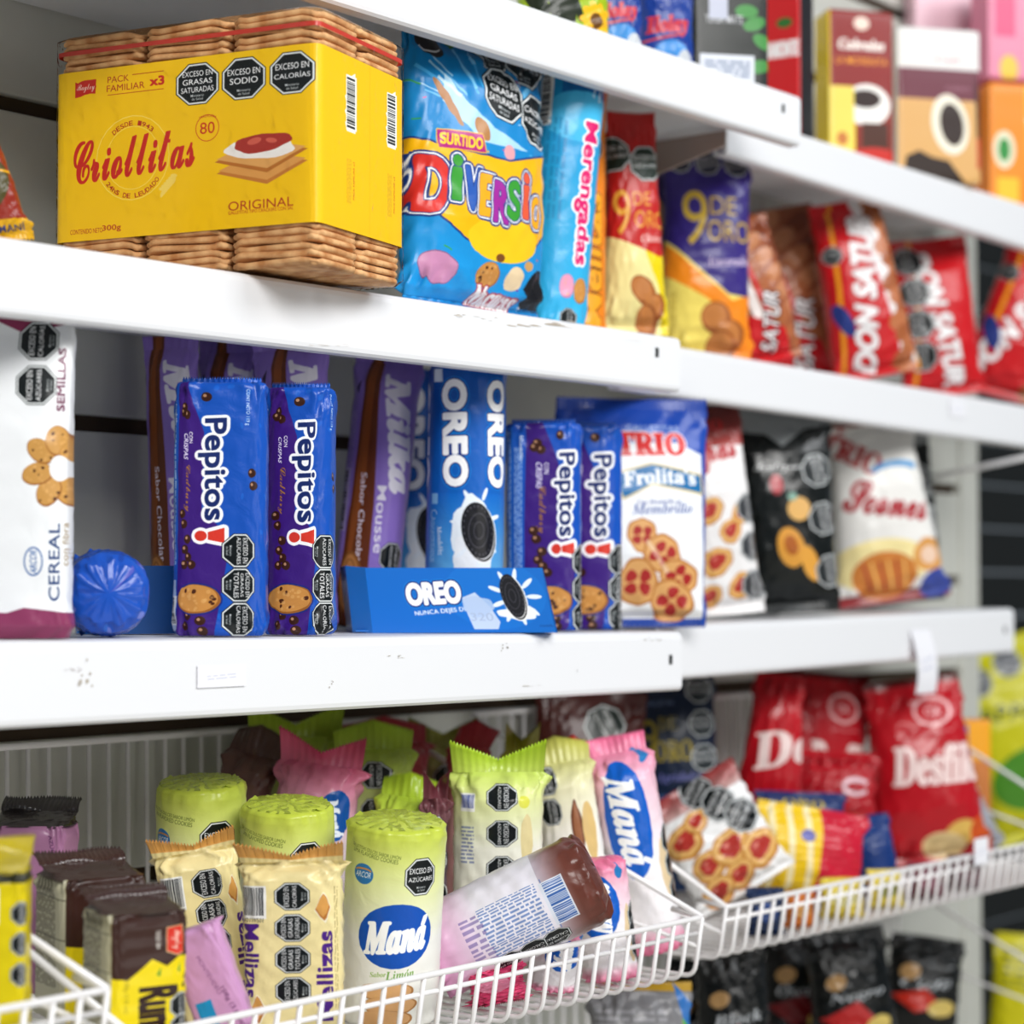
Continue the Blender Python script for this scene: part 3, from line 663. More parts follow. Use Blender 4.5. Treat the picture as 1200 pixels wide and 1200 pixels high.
# ---- second shelf, left to right
def a_snack(a):
    a.rect(0, 0, a.w, a.h, '8a2a1c'); a.ell(a.w * .45, a.h * .62, a.w * .42, a.h * .22, '4a4420', 25); a.ell(a.w * .4, a.h * .6, a.w * .3, a.h * .14, '6c6230', 25); a.line([(0, a.h * .45), (a.w, a.h * .55)], 3, 'd8a020')
    a.rect(0, a.h * .85, a.w, a.h, 'd8a414'); a.text('MANÍ', a.w * .8, a.h * .9, 30, 9, '2a3a78'); a.ell(a.w * .9, a.h * .5, 5, 4, '2860a8')
sp = Spot(-22, 1.15, zB, vt=125); bag('snack_bag', 'dark red and olive snack bag at the photo\'s left edge beside the yellow cracker pack', 'snack bag', None, sp, 118, 60, a_snack, yaw=10, roll=-10, seed=11, topw=.55)
# dark blue carton behind the cracker pack
sp = Spot(240, 1.32, zB, vt=5); r = root('carton', 'dark blue carton standing against the wall behind the cracker pack', 'carton', None, sp, 50.8)
link('body', box_mesh('c', -.10, .12, -.018, .015, 0, .185, .003, plain('navy_card', '0d3a5c', .4)), r)
link('flap', box_mesh('c', -.10, .12, -.020, -.018, .13, .188, .0008, plain('navy_card2', '10466e', .4)), r)
def a_div(a):
    w, h = a.w, a.h; a.vgrad(0, 0, w, h, '0f78b8', '1f9ae0')
    rg = random.Random(3)
    for k in range(46):
        t = rg.uniform(0, 2 * PI); r0 = rg.uniform(40, 80); r1 = r0 + rg.uniform(10, 60); x, y = w * .5 + math.cos(t) * r0, h * .36 + math.sin(t) * r0
        a.line([(x, y), (w * .5 + math.cos(t) * r1, h * .36 + math.sin(t) * r1)], rg.uniform(1, 5), rg.choice(('8fd0f4', 'd6effb', '5ab8ee', 'ffffff')), .7)
    a.poly([(w * .16, h * .3), (w * .4, h * .42), (w * .75, h * .42), (w * .5, h * .36), (w * .3, h * .28), (w * .2, h * .2)], 'cfeafa', .8)
    for c in ('3aa03a', 'c83a8a', 'e8b820', 'd84030', '6a3aa8'):
        for k in range(5):
            x, y = rg.uniform(0, w), rg.uniform(h * .15, h * .95); a.line([(x, y), (x + rg.uniform(-14, 14), y + rg.uniform(-7, 7))], 1.6, c)
    a.ell(w * .14, h * .105, 20, 13, '2a2624', -30); a.arc(w * .14, h * .105, 16, 200, 330, 2, 'd8d8d8', ry=9)
    a.ell(w * .1, h * .03, 14, 16, '8c8480'); a.line([(w * .24, 0), (w * .3, h * .1)], 8, '3a7a2a')
    a.ell(w * .2, h * .3, 6, 32, 'a8703a', 33); a.ell(w * .41, h * .375, 10, 15, 'b07a44', 30); a.ell(w * .6, h * .44, 9, 10, 'e0a0a8')
    for (u, v, ls, rr) in ((.60, .055, GT, 0), (.845, .085, CA, 0), (.605, .235, GS, 0), (.875, .30, ['CALORÍ EN', 'AZÚCARES'], 0)): a.octa(w * u, h * v, 33, ls, -10)
    # yellow scroll and coloured letters
    a.poly([(0, h * .43), (w * .2, h * .46), (w * .6, h * .47), (w * .98, h * .41), (w, h * .47), (w * .99, h * .66), (w * .8, h * .76), (w * .5, h * .80), (w * .3, h * .75), (w * .02, h * .64)], 'f7b80e', halo=((2.4, '1c3a80'),))
    a.ell(w * .58, h * .74, w * .27, h * .075, 'f9c81c')
    a.poly([(w * .12, h * .40), (w * .40, h * .395), (w * .42, h * .455), (w * .13, h * .46)], 'b01e78', halo=((1, 'f0c020'),)); a.text('SURTIDO', w * .27, h * .428, 58, 13, 'f8d030', 0, bold=.4)
    cs = ['d83028', '3a9a34', '2858b0', 'f0a818', 'a02a98', '3a9a34', 'e05a3a', 'f0a818']; xs = [.10, .25, .37, .49, .61, .73, .85, .96]; ws = [48, 16, 32, 30, 32, 28, 12, 26]; hs = [70, 56, 54, 52, 52, 50, 60, 40]; ys = [.585, .555, .585, .60, .615, .60, .575, .625]
    for c, x, q, hh, y, t in zip(cs, xs, ws, hs, ys, 'DiVERSiO'):
        a.text(t, w * (.02 + x * .84), h * y, q * .72, hh * .9, c, -4, bold=1.8, halo=((7, '1c3a80'), (4.6, 'ffffff'), (3, '1c3a80')))
    a.ell(w * .16, h * .855, 26, 17, 'c88ab0', -15, halo=((1, '8a5a80'),)); a.cookie(w * .50, h * .86, 19, 15, 0, n=5); a.ell(w * .70, h * .86, 16, 14, 'e8cfa8', 20); a.ell(w * .56, h * .80, 7, 5, '7a4a20'); a.ell(w * .80, h * .81, 9, 6, 'd0a060')
    a.ell(w * .93, h * .90, 27, 30, '1c1c20', 20); a.arc(w * .93, h * .92, 24, 200, 330, 2.4, 'e8e8e8', ry=24)
    a.rect(0, h * .95, w, h, '1478b8'); a.text('Macucas', w * .60, h * .93, 74, 20, 'f4f0f0', -4, 'seri', halo=((2.4, 'b0303c'),), bold=.6)
sp = Spot(553, 1.120, zB, vt=30); bag('biscuit_bag', 'sky blue assorted biscuit bag with rainbow lettering on a yellow scroll', 'biscuit bag', None, sp, 224, 84, a_div, yaw=46, seed=21, waist=.97, res=2.6, rip=.0030, botseal=True, seal=.045, bs=.7, bscale=22)
def a_mer(a, cx):
    w, h = a.w, a.h; a.vgrad(0, 0, w, h, '1a90cc', '38b4e4'); a.rect(cx - 20, 0, cx + 58, h * .18, '1a6ab0')
    a.ell(cx + 10, h * .22, 55, 30, '44b8e8'); a.barcode(cx - 42, h * .16, 60, 15, 90); a.micro(cx - 22, h * .42, 120, 30, 4, '1c6aa0', 90, .35)
    a.rect(cx + 44, h * .03, cx + 66, h * .15, 'd8401c'); a.text('Bagley', cx + 54, h * .09, 30, 11, 'f6e8d8', -90, 'script'); a.text('DESDE 1864', cx + 32, h * .1, 34, 5, 'ffffff', -90); a.text('Bagley', cx + 22, h * .1, 30, 5, 'ffffff', -90)
    a.text('Merengadas', cx + 20, h * .50, 168, 27, 'd8206c', -90, 'bold', halo=((3.2, 'ffffff'),), bold=.8)
    a.cookie(cx + 26, h * .86, 11, 15, n=0); a.cookie(cx + 6, h * .85, 9, 14, base='e89ab8', rim='c87098', n=0)
    a.octa(cx + 12, h * .965, 11, CA, -90, sub=False); a.text('SABOR FRUTILLA', cx + 14, h * .70, 40, 4, 'ffffff', -90)
sp = Spot(646, 1.135, zB, vt=76); tubepack('biscuit_roll', 'sky blue biscuit roll with pink and white sideways lettering, beside the rainbow lettered bag', 'biscuit roll', None, sp, 78, 72, a_mer, yaw=14, roll=5, seed=4, top='flat', rip=.001, e=2.3)
def a_mel(a, cx):
    w, h = a.w, a.h; a.rect(0, 0, w, h, 'e8821e'); a.rect(0, 0, w, h * .06, 'c85a18')
    for v in (.10, .22): a.octa(cx + 6, h * (v + .03), 18, CA, -90, sub=False)
    a.text('Melitas', cx + 10, h * .68, 158, 25, 'f2a424', 90, 'bold', halo=((2.4, '4a1e0c'),), bold=1.0, shear=.2)
sp = Spot(684, 1.175, zB, vt=100); tubepack('biscuit_roll', 'orange biscuit roll with brown outlined sideways lettering behind the sky blue roll', 'biscuit roll', None, sp, 52, 50, a_mel, yaw=6, seed=5, rip=.001)
def a_oro(top, txt, low, sub, violet=True):
    def f(a):
        w, h = a.w, a.h; a.rect(0, 0, w, h, low)
        if violet:
            a.poly([(w * .0, h * .44), (w * .3, h * .56), (w * .75, h * .72), (w, h * .68), (w, h), (w * .78, h), (w * .74, h * .86), (w * .5, h * .72), (0, h * .60)], 'f08a1c')
            a.poly([(0, 0), (w, 0), (w, h * .66), (w * .9, h * .70), (w * .7, h * .69), (w * .4, h * .58), (w * .12, h * .47), (0, h * .42)], top)
            a.text('Azucarados', w * .12, h * .8, h * .22, w * .07, 'a88a2a', 90, None)
        else:
            a.poly([(w * .5, h * .55), (w, h * .6), (w, h), (w * .9, h), (w * .8, h * .8)], 'e8d010'); a.ell(w * .4, h * .86, w * .44, h * .2, 'efe29a')
            a.poly([(0, 0), (w, 0), (w, h * .64), (w * .8, h * .65), (w * .4, h * .60), (0, h * .55)], top)
        for x, y, rr in ((.58, .80, 40), (.74, .88, -30), (.66, .93, 10)): a.ell(w * x, h * y, w * .16, h * .075, '9a5426', rr); a.ell(w * x - 2, h * y - 2, w * .13, h * .058, 'bf7a40', rr)
        if violet:
            for x in (.2, .5, .8): a.octa(w * x, h * (.06 + .02 * x), w * .13, AZ, 12, sub=False, bg='3a3a48')
            a.text('9', w * .34, h * .34, w * .26, h * .26, txt, 0, 'seri'); a.text('DE', w * .64, h * .28, w * .28, h * .085, txt, 0, None); a.text('ORO', w * .70, h * .40, w * .46, h * .10, txt, 0, None)
            a.text(sub, w * .70, h * .54, w * .5, h * .05, 'e8d8e8', 4, 'seri')
        else:
            for x, y in ((.18, .20), (.66, .24)): a.octa(w * x, h * y, w * .25, AZ, 4, sub=False, bg='24342c')
            a.text('9', w * .28, h * .46, w * .22, h * .2, txt, 0, 'seri'); a.text('DE', w * .56, h * .40, w * .26, h * .06, txt, 0, None); a.text('ORO', w * .68, h * .49, w * .46, h * .075, txt, 0, None); a.text(sub, w * .74, h * .57, w * .4, h * .035, 'f0d8d0', 4, 'seri')
    return f
sp = Spot(744, 1.165, zBr, vt=132); bag('biscuit_bag', 'red and yellow biscuit bag with dark octagons, standing right of the orange roll', 'biscuit bag', None, sp, 84, 50, a_oro('bc2220', 'e0a43a', 'efe29a', 'Clásicos', False), yaw=14, roll=-1, seed=31, topw=.7, cc=0)
sp = Spot(784, 1.29, zBr, vt=178); bag('biscuit_bag', 'violet and orange biscuit bag leaning behind the violet and yellow one', 'biscuit bag', None, sp, 84, 40, a_oro('33246c', 'b8982a', 'e8c878', 'Azucarados'), yaw=0, roll=-1, seed=32, topw=.6)
sp = Spot(826, 1.225, zBr, vt=176); bag('biscuit_bag', 'violet and yellow biscuit bag with gold lettering beside the red striped bags', 'biscuit bag', None, sp, 112, 58, a_oro('36287a', 'ccaa3a', 'f0da6a', 'Azucarados'), yaw=6, roll=1, seed=33, topw=.94, rip=.002)
def a_satur(kind=0):
    def f(a):
        w, h = a.w, a.h; a.rect(0, 0, w, h, 'c4161e')
        if kind == 3:
            a.rect(0, 0, w, h, '9a5636')
            for k in range(26): a.ell(w * ((k * 37) % 100) / 100, h * (.03 + k * .038), w * .2, h * .05, ('a8623c', 'c08058', '7a3a20')[k % 3], 30)
            a.line([(w * .05, 0), (w * .45, h)], w * .14, 'e4dcd8'); a.line([(w * .18, 0), (w * .6, h)], w * .07, 'c4161e'); a.poly([(0, h * .62), (w * .7, h * .78), (w * .85, h), (0, h)], 'c4161e')
            a.text('SATUR', w * .5, h * .72, h * .4, w * .24, 'f0eeee', 80, 'boldi', halo=((2, '301418'),)); return
        if kind != 1:
            a.poly([(w * .55, 0), (w * .72, 0), (w * .98, h), (w * .80, h)], 'e4e0e0'); a.poly([(w * .72, 0), (w * .8, 0), (w * 1.06, h), (w * .98, h)], 'e89a20')
            for k in range(14): a.ell(w * (.80 + .16 * ((k * 7) % 3) / 3), h * (.08 + k * .07), w * .13, h * .05, ('a05a34', 'b87048')[k % 2], 30)
        a.line([(w * .12, h), (w * .34, 0)] if kind == 2 else [(w * .30, 0), (w * .12, h)], 5, 'e89a20')
        t = 'DON SATUR'; rr = 62 if kind == 2 else (-80 if kind == 1 else 82)
        a.text(t, w * .48, h * .52, h * .86, w * .24, 'f0eeee', rr, 'boldi', halo=((2, '301418'), ), bold=1.2)
        if kind == 1:
            for v in (.14, .34, .54, .74): a.octa(w * .22, h * v, w * .17, AZ, 90, sub=False)
        else:
            a.ell(w * .2, h * .66, w * .08, h * .1, '2a3a80', 20); a.octa(w * .22, h * .3, w * .1, AZ, 0, sub=False)
    return f
DS = 'red biscuit bags with white block lettering'
sp = Spot(905, 1.21, zBr, vt=262)
bag('biscuit_bag', 'brown biscuit bag with red and white stripes, next to the violet and yellow bag', 'biscuit bag', DS, sp, 84, 50, a_satur(3), yaw=20, roll=-13, seed=41, topw=.8)
sp = Spot(950, 1.30, zBr, vt=254); bag('biscuit_bag', 'clear sided brown biscuit bag with thin red trim, second of the red striped row', 'biscuit bag', DS, sp, 96, 50, a_satur(3), yaw=10, roll=-12, seed=42)
sp = Spot(1030, 1.20, zBr, vt=243); bag('biscuit_bag', 'tall red biscuit bag with upward white lettering, third of the red row', 'biscuit bag', DS, sp, 108, 56, a_satur(0), yaw=6, roll=-11, seed=43, topw=.8)
sp = Spot(1108, 1.225, zBr, vt=286); bag('biscuit_bag', 'red biscuit bag with a column of four dark octagons, fourth of the red row', 'biscuit bag', DS, sp, 100, 56, a_satur(1), yaw=10, roll=-7, seed=44)
sp = Spot(1172, 1.22, zBr, vt=272); bag('biscuit_bag', 'red biscuit bag with slanted white lettering at the right end of its shelf', 'biscuit bag', DS, sp, 108, 56, a_satur(2), yaw=0, roll=16, seed=45, topw=.7)

# ---- third shelf
def a_cer(a):
    w, h = a.w, a.h; a.rect(0, 0, w, h, 'eef0f2'); X = lambda u: u + 108
    a.poly([(0, 0), (w, 0), (w, 14), (X(60), 20), (X(30), 26), (X(0), 12), (0, 20)], '8a2a52')
    a.poly([(0, h - 34), (X(20), h - 30), (X(40), h - 36), (w, h - 30), (w, h), (0, h)], '8a3a5e')
    for v in (402, 455): a.octa(X(50), v - sp0.vt, 23, CA if v == 402 else AZ, 90)
    a.text('SEMILLAS', X(78), 448 - sp0.vt, 74, 8, '6a2a4a', 90, None, bold=.4); a.text('CEREAL', X(73), 661 - sp0.vt, 90, 12, '1c3c74', 90)
    a.text('con fibra', X(84), 640 - sp0.vt, 50, 5, '8a6a3a', 90, None)
    for q in range(7):
        t = 2 * PI * q / 7 + .2; a.cookie(X(76) + 23 * math.cos(t), 551 - sp0.vt + 31 * math.sin(t), 13, 18, math.degrees(-t) + 90, n=3, base='c9954e')
    a.ell(X(78), 552 - sp0.vt, 11, 15, 'eef0f2'); a.ell(X(50), 660 - sp0.vt, 11, 17, '2a5aa0'); a.ell(X(50), 660 - sp0.vt, 9.5, 15, 'eef0f2'); a.text('ARCOR', X(50), 660 - sp0.vt, 27, 8, '2a5aa0', 90, 'boldi')
sp0 = sp = Spot(-14, 1.142, zC, vt=366); bag('cereal_biscuit_pack', 'tall white biscuit pack with plum ends, at the left end of the shelf', 'biscuit pack', None, sp, 196, 70, a_cer, yaw=0, seed=51, waist=.99, rip=.0010, topseal=False, botseal=False, foot=True, e=4.2, bs=.25)
# crinkled roll end lying on the shelf
def a_bl(a, cx):
    a.rect(0, 0, a.w, a.h, '1c50b4'); rg = random.Random(5)
    for k in range(60): a.ell(rg.uniform(0, a.w), rg.uniform(0, a.h), 5, 3, rg.choice(('7a5ab8', '3a7ad0', '1a3a90', 'b0a0d8')), rg.uniform(0, 180), .55)
sp = Spot(124, 1.13, zC, vt=648); k = sp.k; R_ = sp.h / 2
r = root('biscuit_roll', 'short crinkled blue biscuit roll lying on its side behind the white pack', 'biscuit roll', None, sp, 14)
A_ = Art(PI * 90, 90); a_bl(A_, 0); m = printed(A_, 'blue_crinkle', .18, 30, 1.0)
o = link('body', loft('b', [(0, R_ * .35, R_ * .3, 2.2, 0, 0), (.003, R_ * .72, R_ * .7, 2.2, 0, 0), (.010, R_ * .95, R_ * .93, 2.2, 0, 0), (.022, R_, R_, 2.2, 0, 0), (.058, R_, R_, 2.2, 0, 0), (.062, R_ * .8, R_ * .8, 2, 0, 0)], 72, m, 'wrap', .0022, 6, ends=2, gather=.002), r)
o.location = (0, -.03, R_); o.rotation_euler = (-PI / 2, 0, 0)
def blue_tray(label, Xc, Yc, w, h, d, yaw, zb, art=None, slant=.02):
    r = tag(empty('display_tray', (Xc, Yc, zb), (0, 0, FACE + math.radians(yaw))), label, 'display tray')
    mt = plain('tray_blue_plastic', '0f6fc8', .3, 15, .05, coat=.3)
    def wall_(name, P, mat, uv=None, th=.0012):
        n = (P[1] - P[0]).cross(P[3] - P[0]).normalized() * -th
        vs = [*P, *[p + n for p in P]]; fs = [(0, 1, 2, 3), (7, 6, 5, 4), (0, 4, 5, 1), (1, 5, 6, 2), (2, 6, 7, 3), (3, 7, 4, 0)]
        us = [[(0, 0), (1, 0), (1, 1), (0, 1)]] + [[(0.01, .01)] * 4] * 5
        link(name, mesh_from(name, vs, fs, us, False, mat), r)
    V_ = Vector; s = slant
    fl_, fr_ = V_((-w / 2 + s, 0, 0)), V_((w / 2 + s * .2, 0, 0)); tl_, tr_ = V_((-w / 2 + s * .55, 0, h)), V_((w / 2 - s * .7, 0, h))
    wall_('front_panel', [fl_, fr_, tr_, tl_], art or mt)
    bl_, br_ = V_((-w / 2 - s * .3, d, 0)), V_((w / 2 - .0, d, 0)); 
    wall_('side_panel', [V_((-w / 2 - s * .1, .0121, 0)), fl_ + V_((0, -.0004, 0)), tl_ + V_((0, -.0004, 0)), V_((-w / 2 - s * .55, .012, h * 1.03))], mt)
    wall_('side_panel', [V_((-w / 2 - s * .1, d, 0)), V_((-w / 2 - s * .1, .012, 0)), V_((-w / 2 - s * .55, .012, h * 1.03)), V_((-w / 2 - s * .55, d, h * 1.03))], mt)
    wall_('side_panel', [fr_, V_((w / 2 + s * .2, d, 0)), V_((w / 2 - s * .7, d, h)), tr_], mt)
    wall_('back_panel', [V_((-w / 2, d, 0)), V_((w / 2, d, 0)), V_((w / 2, d, h)), V_((-w / 2, d, h))], mt); wall_('tray_floor', [V_((-w / 2, d, .001)), V_((w / 2, d, .001)), V_((w / 2, .002, .001)), V_((-w / 2, .002, .001))], mt)
    return r
T = Art(214, 74, '0d68c4', 3)
T.rect(0, 0, 214, 74, '0e6ac6'); T.ell(150, 30, 60, 40, '1478d4', 0, .5)
def oreo(a, x, y, w, h, rot, col='ffffff'):
    a.text('OREO', x, y, w, h, col, rot, 'bold', halo=((h * .17, '1c8ae0'), (h * .13, '0a2a7a'), (h * .05, 'ffffff')), bold=h * .06)
oreo(T, 78, 29, 64, 24, 3); T.text('NUNCA DEJES DE', 84, 50, 62, 6.5, 'ffffff', 5, 'bold')
for q in range(9):
    t = q * .7; T.ell(174 + 22 * math.cos(t), 33 + 24 * math.sin(t), 9, 2.6, 'e8f2fa', -math.degrees(t))
T.ell(174, 52, 24, 7, 'eef6fc', wob=.1); T.sandwich(171, 32, 13, 25, 6)
T.poly([(112, 34), (128, 28), (142, 44), (150, 62), (146, 70), (118, 70), (114, 52)], 'c2d2ec'); T.ell(128, 44, 18, 12, 'b4c8e8', 0, .9, wob=.08); T.text('320', 130, 56, 26, 9, 'a8b8d4', 0, None)
T.text('mondelēz', 203, 66, 16, 3, '0a3a80', 0, None)
trm = printed(T, 'tray_print', .3, 20, .05)
P0 = at(534, 700, 1.112); kk = mpp(534, 1.112)
TR = blue_tray('bright blue display tray printed with a black sandwich biscuit, torn label on its front', P0.x, 1.112, 234 * kk, 76 * kk, .088, 8, zC(P0.x) + .0006, trm, 20 * kk)
TR.rotation_euler[0] = 0
P1 = at(150, 700, 1.215); kk = mpp(150, 1.215)
blue_tray('dark blue display tray at the back of the shelf beside the crinkled roll', P1.x, 1.215, 116 * kk, 80 * kk, .028, 14, zC(P1.x) + .0006, plain('tray_dark_blue', '0c4f96', .35), 4 * kk)
def a_milka(front=False, off=0):
    def f(a, cx):
        w, h = a.w, a.h; a.rect(0, 0, w, h, '9478cc'); cx += off - 2
        a.poly([(cx - 22, 0), (cx - 8, 0), (cx + 2, h * .55), (cx + 4, h), (cx - 40, h), (cx - 26, h * .55)], '6a3416'); a.poly([(cx - 18, 0), (cx - 11, 0), (cx - 10, h * .5), (cx - 26, h)], 'b4642c', .5)
        a.micro(cx - 42, h * .40, 110, 22, 6, 'c8b8e0', 90, .5); a.barcode(cx - 42, h * .55, 70, 12, 90, bg='b8a8d8')
        a.poly([(cx - 38, h * .15), (cx - 30, h * .12), (cx - 33, h * .17)], '2a2040')
        a.text('Milka', cx + 26, h * .30, h * .42, 30, 'f6f2fa', -80, 'seri', bold=2.2, shear=.1)
        a.text('Mousse', cx + 12, h * .61, h * .24, 13, 'f4eefa', -88, 'bold'); a.text('Sabor Chocolate', cx - 10, h * .62, h * .34, 6.5, 'f0e8f8', -88, 'bold')
        a.ell(cx - 18, h * .84, 15, 36, '8a5426', 0); a.ell(cx - 18, h * .84, 12, 32, 'b87a42', 0); a.arc(cx - 18, h * .84, 8, 0, 360, 1.4, '8a5426', ry=26); a.text('Milka', cx - 18, h * .84, 34, 7, '7a4418', 90, 'script')
        for v in (.74, .86, .97): a.octa(cx + 34, h * v, 17, AZ, -90, sub=False)
    return f
MG = 'lilac chocolate biscuit rolls behind the dark blue packs'
sp = Spot(210, 1.29, zC, vt=380); tubepack('biscuit_roll', 'lilac chocolate biscuit roll standing at the far left of its row, half hidden', 'biscuit roll', MG, sp, 60, 54, a_milka(), yaw=-8, roll=-2, top='fin', seed=61, seal=.05, sw=1.1)
sp = Spot(270, 1.285, zC, vt=376); tubepack('biscuit_roll', 'second lilac roll from the left, showing a brown stripe above the blue packs', 'biscuit roll', MG, sp, 72, 62, a_milka(off=4), yaw=-10, top='fin', seed=62, seal=.05, sw=1.1)
sp = Spot(356, 1.215, zC, vt=380); tubepack('biscuit_roll', 'third lilac roll, its white script just right of the second blue pack', 'biscuit roll', MG, sp, 82, 66, a_milka(off=6), yaw=-4, roll=-3, top='fin', seed=63, seal=.05, sw=1.05)
sp = Spot(424, 1.25, zC, vt=412); tubepack('biscuit_roll', 'lilac chocolate biscuit roll tilted against the blue sandwich biscuit roll, white script lettering', 'biscuit roll', MG, sp, 76, 62, a_milka(off=2), yaw=-6, roll=6, top='fin', seed=64, seal=.05, sw=1.05, dz=.003)
def a_oreo(a, cx):
    w, h = a.w, a.h; a.vgrad(0, 0, w, h * .55, '0c50a8', '1464c0'); a.vgrad(0, h * .5, w, h * .8, '1468c4', '68b4e8'); a.vgrad(0, h * .8, w, h, '8cc8f0', '4a9ce0')
    for dx in (-10, 44, -64, 98): oreo(a, cx + dx, h * .27, h * .40, 27, -88)
    for dx in (20, -96, 122): 
        a.ell(cx + dx - 6, h * .66, 24, 46, 'eef6fc', 10, wob=.1); a.ell(cx + dx - 16, h * .74, 14, 24, 'f4f8fc', 0, wob=.12)
        for q in range(7): t = q * .9 + .3; a.ell(cx + dx - 2 + 24 * math.cos(t), h * .63 - 42 * math.sin(t), 8, 2.5, 'f0f8ff', math.degrees(t))
        a.sandwich(cx + dx, h * .64, 20, 33, 12)
    a.rect(cx - 38, h * .025, cx - 26, h * .075, 'dfe8f4'); a.arc(cx - 36, h * .58, 5, 0, 300, 1, 'd0e4f8'); a.rect(cx - 40, h * .50, cx - 30, h * .54, '8ac0ec'); a.text('Mondelēz', cx - 26, h * .68, 34, 7, 'f0f6fc', -85, 'seri')
    a.rect(cx - 44, h * .83, cx + 16, h * .93, 'dfe6ee'); a.text('10ABR24', cx - 14, h * .855, 36, 6, '20242c', 0, None); a.text('14:37MBU', cx - 14, h * .885, 36, 6, '20242c', 0, None)
    a.micro(cx - 38, h * .68, 50, 8, 3, 'e0f0ff', 90, .6)
sp = Spot(477, 1.31, zC, vt=434); tubepack('biscuit_roll', 'blue sandwich biscuit roll half hidden behind the tilted lilac roll', 'biscuit roll', None, sp, 66, 62, a_oreo, yaw=22, roll=2, top='round', seed=65, dz=.0)
sp = Spot(543, 1.153, lambda X: zC(X) + .005, vt=430); tubepack('biscuit_roll', 'blue sandwich biscuit roll standing upright in the middle of the blue tray', 'biscuit roll', None, sp, 91, 86, a_oreo, yaw=-4, roll=1, top='flat', seed=66, rip=.0005, dz=.0012)
def a_pep(off=0, info=False):
    def f(a, cx):
        w, h = a.w, a.h; a.rect(0, 0, w, h, '1450b4'); rg = random.Random(9)
        c = cx + off
        for k in range(40): a.ell(rg.uniform(0, w), rg.uniform(0, h), 4, 2.6, '1c66cc', rg.uniform(0, 180), .6, n=8)
        a.poly([(c - 42, 0), (c - 24, 0), (c - 6, h * .2), (c - 8, h * .5), (c + 20, h * .62), (c + 4, h), (c - 44, h), (c - 44, h * .5)], '3c1c78')
        a.rect(c - 62, h * .05, c - 45, h * .95, '1a5abc'); a.micro(c - 53, h * .42, h * .6, 13, 4, 'c8dcf4', -90, .7); a.text('Mondelēz', c - 48, h * .12, 30, 5, 'ffffff', -90, 'seri'); a.rect(c - 60, h * .78, c - 47, h * .98, 'b8cce8'); a.barcode(c - 53, h * .90, 30, 9, 90)
        if info: a.rect(c - 116, h * .02, c - 62, h, '2a6cc8'); a.micro(c - 88, h * .4, h * .72, 46, 12, 'b8d0f0', -90, .8)
        a.text('Pepitos', c + 2, h * .345, h * .40, 27, '182a66', -90, 'bold', halo=((3.8, 'ffffff'),), bold=.35, shear=-.05)
        a.poly([(c + 14, h * .575), (c + 14, h * .635), (c - 2, h * .622), (c - 2, h * .592)], 'd8382a', halo=((4, 'ffffff'),)); a.ell(c - 9, h * .607, 6, 6, 'd8382a', halo=((3.6, 'ffffff'),)); a.ell(c - 9, h * .607, 6, 6, 'd8382a'); a.poly([(c + 14, h * .575), (c + 14, h * .635), (c - 2, h * .622), (c - 2, h * .592)], 'd8382a')
        a.text('CON', c - 20, h * .22, 13, 5, 'ffffff', -90); a.text('CRISPAS', c - 28, h * .255, 30, 6.5, 'f4f0ff', -90, 'boldi'); a.text('Cadbury', c - 26, h * .42, 54, 11, 'a8742c', -90, 'script')
        a.text('CONT NETO 119 g', c + 40, h * .10, 42, 6, 'd4e4f8', -90)
        for (x, y) in ((-4, .06), (-30, .10), (-26, .13), (-33, .12), (-34, .52), (-31, .56), (-25, .62), (-29, .66), (-24, .69), (-30, .72), (-19, .72), (-16, .90), (-9, .94), (-24, .92), (-30, .96), (-7, .98), (46, .36), (48, .41)):
            a.ell(c + x, h * y, 5.4, 5.4, '3a1c10'); a.ell(c + x - 1.5, h * y - 1.5, 1.8, 1.8, 'b88a6a')
        a.cookie(c - 16, h * .855, 27, 17, 0, n=8, halo=((1.6, '1a2a78'),))
        for v, ls in ((.665, AZ), (.80, GT), (.935, CA)): a.octa(c + 31, h * v, 19.5, ls, -90)
    return f
PG = 'dark blue chocolate chip biscuit packs'
sp = Spot(259, 1.105, zC, vt=452); tubepack('biscuit_pack', 'dark blue chocolate chip biscuit pack, leftmost and widest of the blue packs in front', 'biscuit pack', PG, sp, 108, 58, a_pep(-8), yaw=2, e=4.5, seed=71, flap=(1.7, .5, '1858bc'), rip=.0011)
sp = Spot(352, 1.105, zC, vt=458); tubepack('biscuit_pack', 'dark blue chocolate chip biscuit pack touching the left end of the bright tray', 'biscuit pack', PG, sp, 80, 62, a_pep(4), yaw=-4, e=3.2, seed=72, flap=(1.7, .5, '1858bc'), rip=.0011)
sp = Spot(637, 1.135, zC, vt=499); tubepack('biscuit_pack', 'blue chip biscuit pack turned to show its small print, right of the bright tray', 'biscuit pack', PG, sp, 88, 60, a_pep(22, True), yaw=0, e=3.6, seed=73, flap=(1.7, .5, '1858bc'), rip=.001)
sp = Spot(695, 1.15, zC, vt=502); tubepack('biscuit_pack', 'dark blue chip biscuit pack squeezed between its twin and the white blue bag', 'biscuit pack', PG, sp, 66, 54, a_pep(2), yaw=4, e=3.2, seed=74, flap=(1.7, .5, '1858bc'), rip=.001)
def tart(a, x, y, r, rot=0):
    a.ell(x, y, r, r * .86, 'b87434', rot, wob=.05); a.ell(x, y, r * .9, r * .76, 'dba464', rot, wob=.04)
    for q in range(4): t = q * PI / 2 + math.radians(rot) + .6; a.ell(x + r * .42 * math.cos(t), y + r * .36 * math.sin(t), r * .27, r * .23, 'a82424', q * 40, wob=.08)
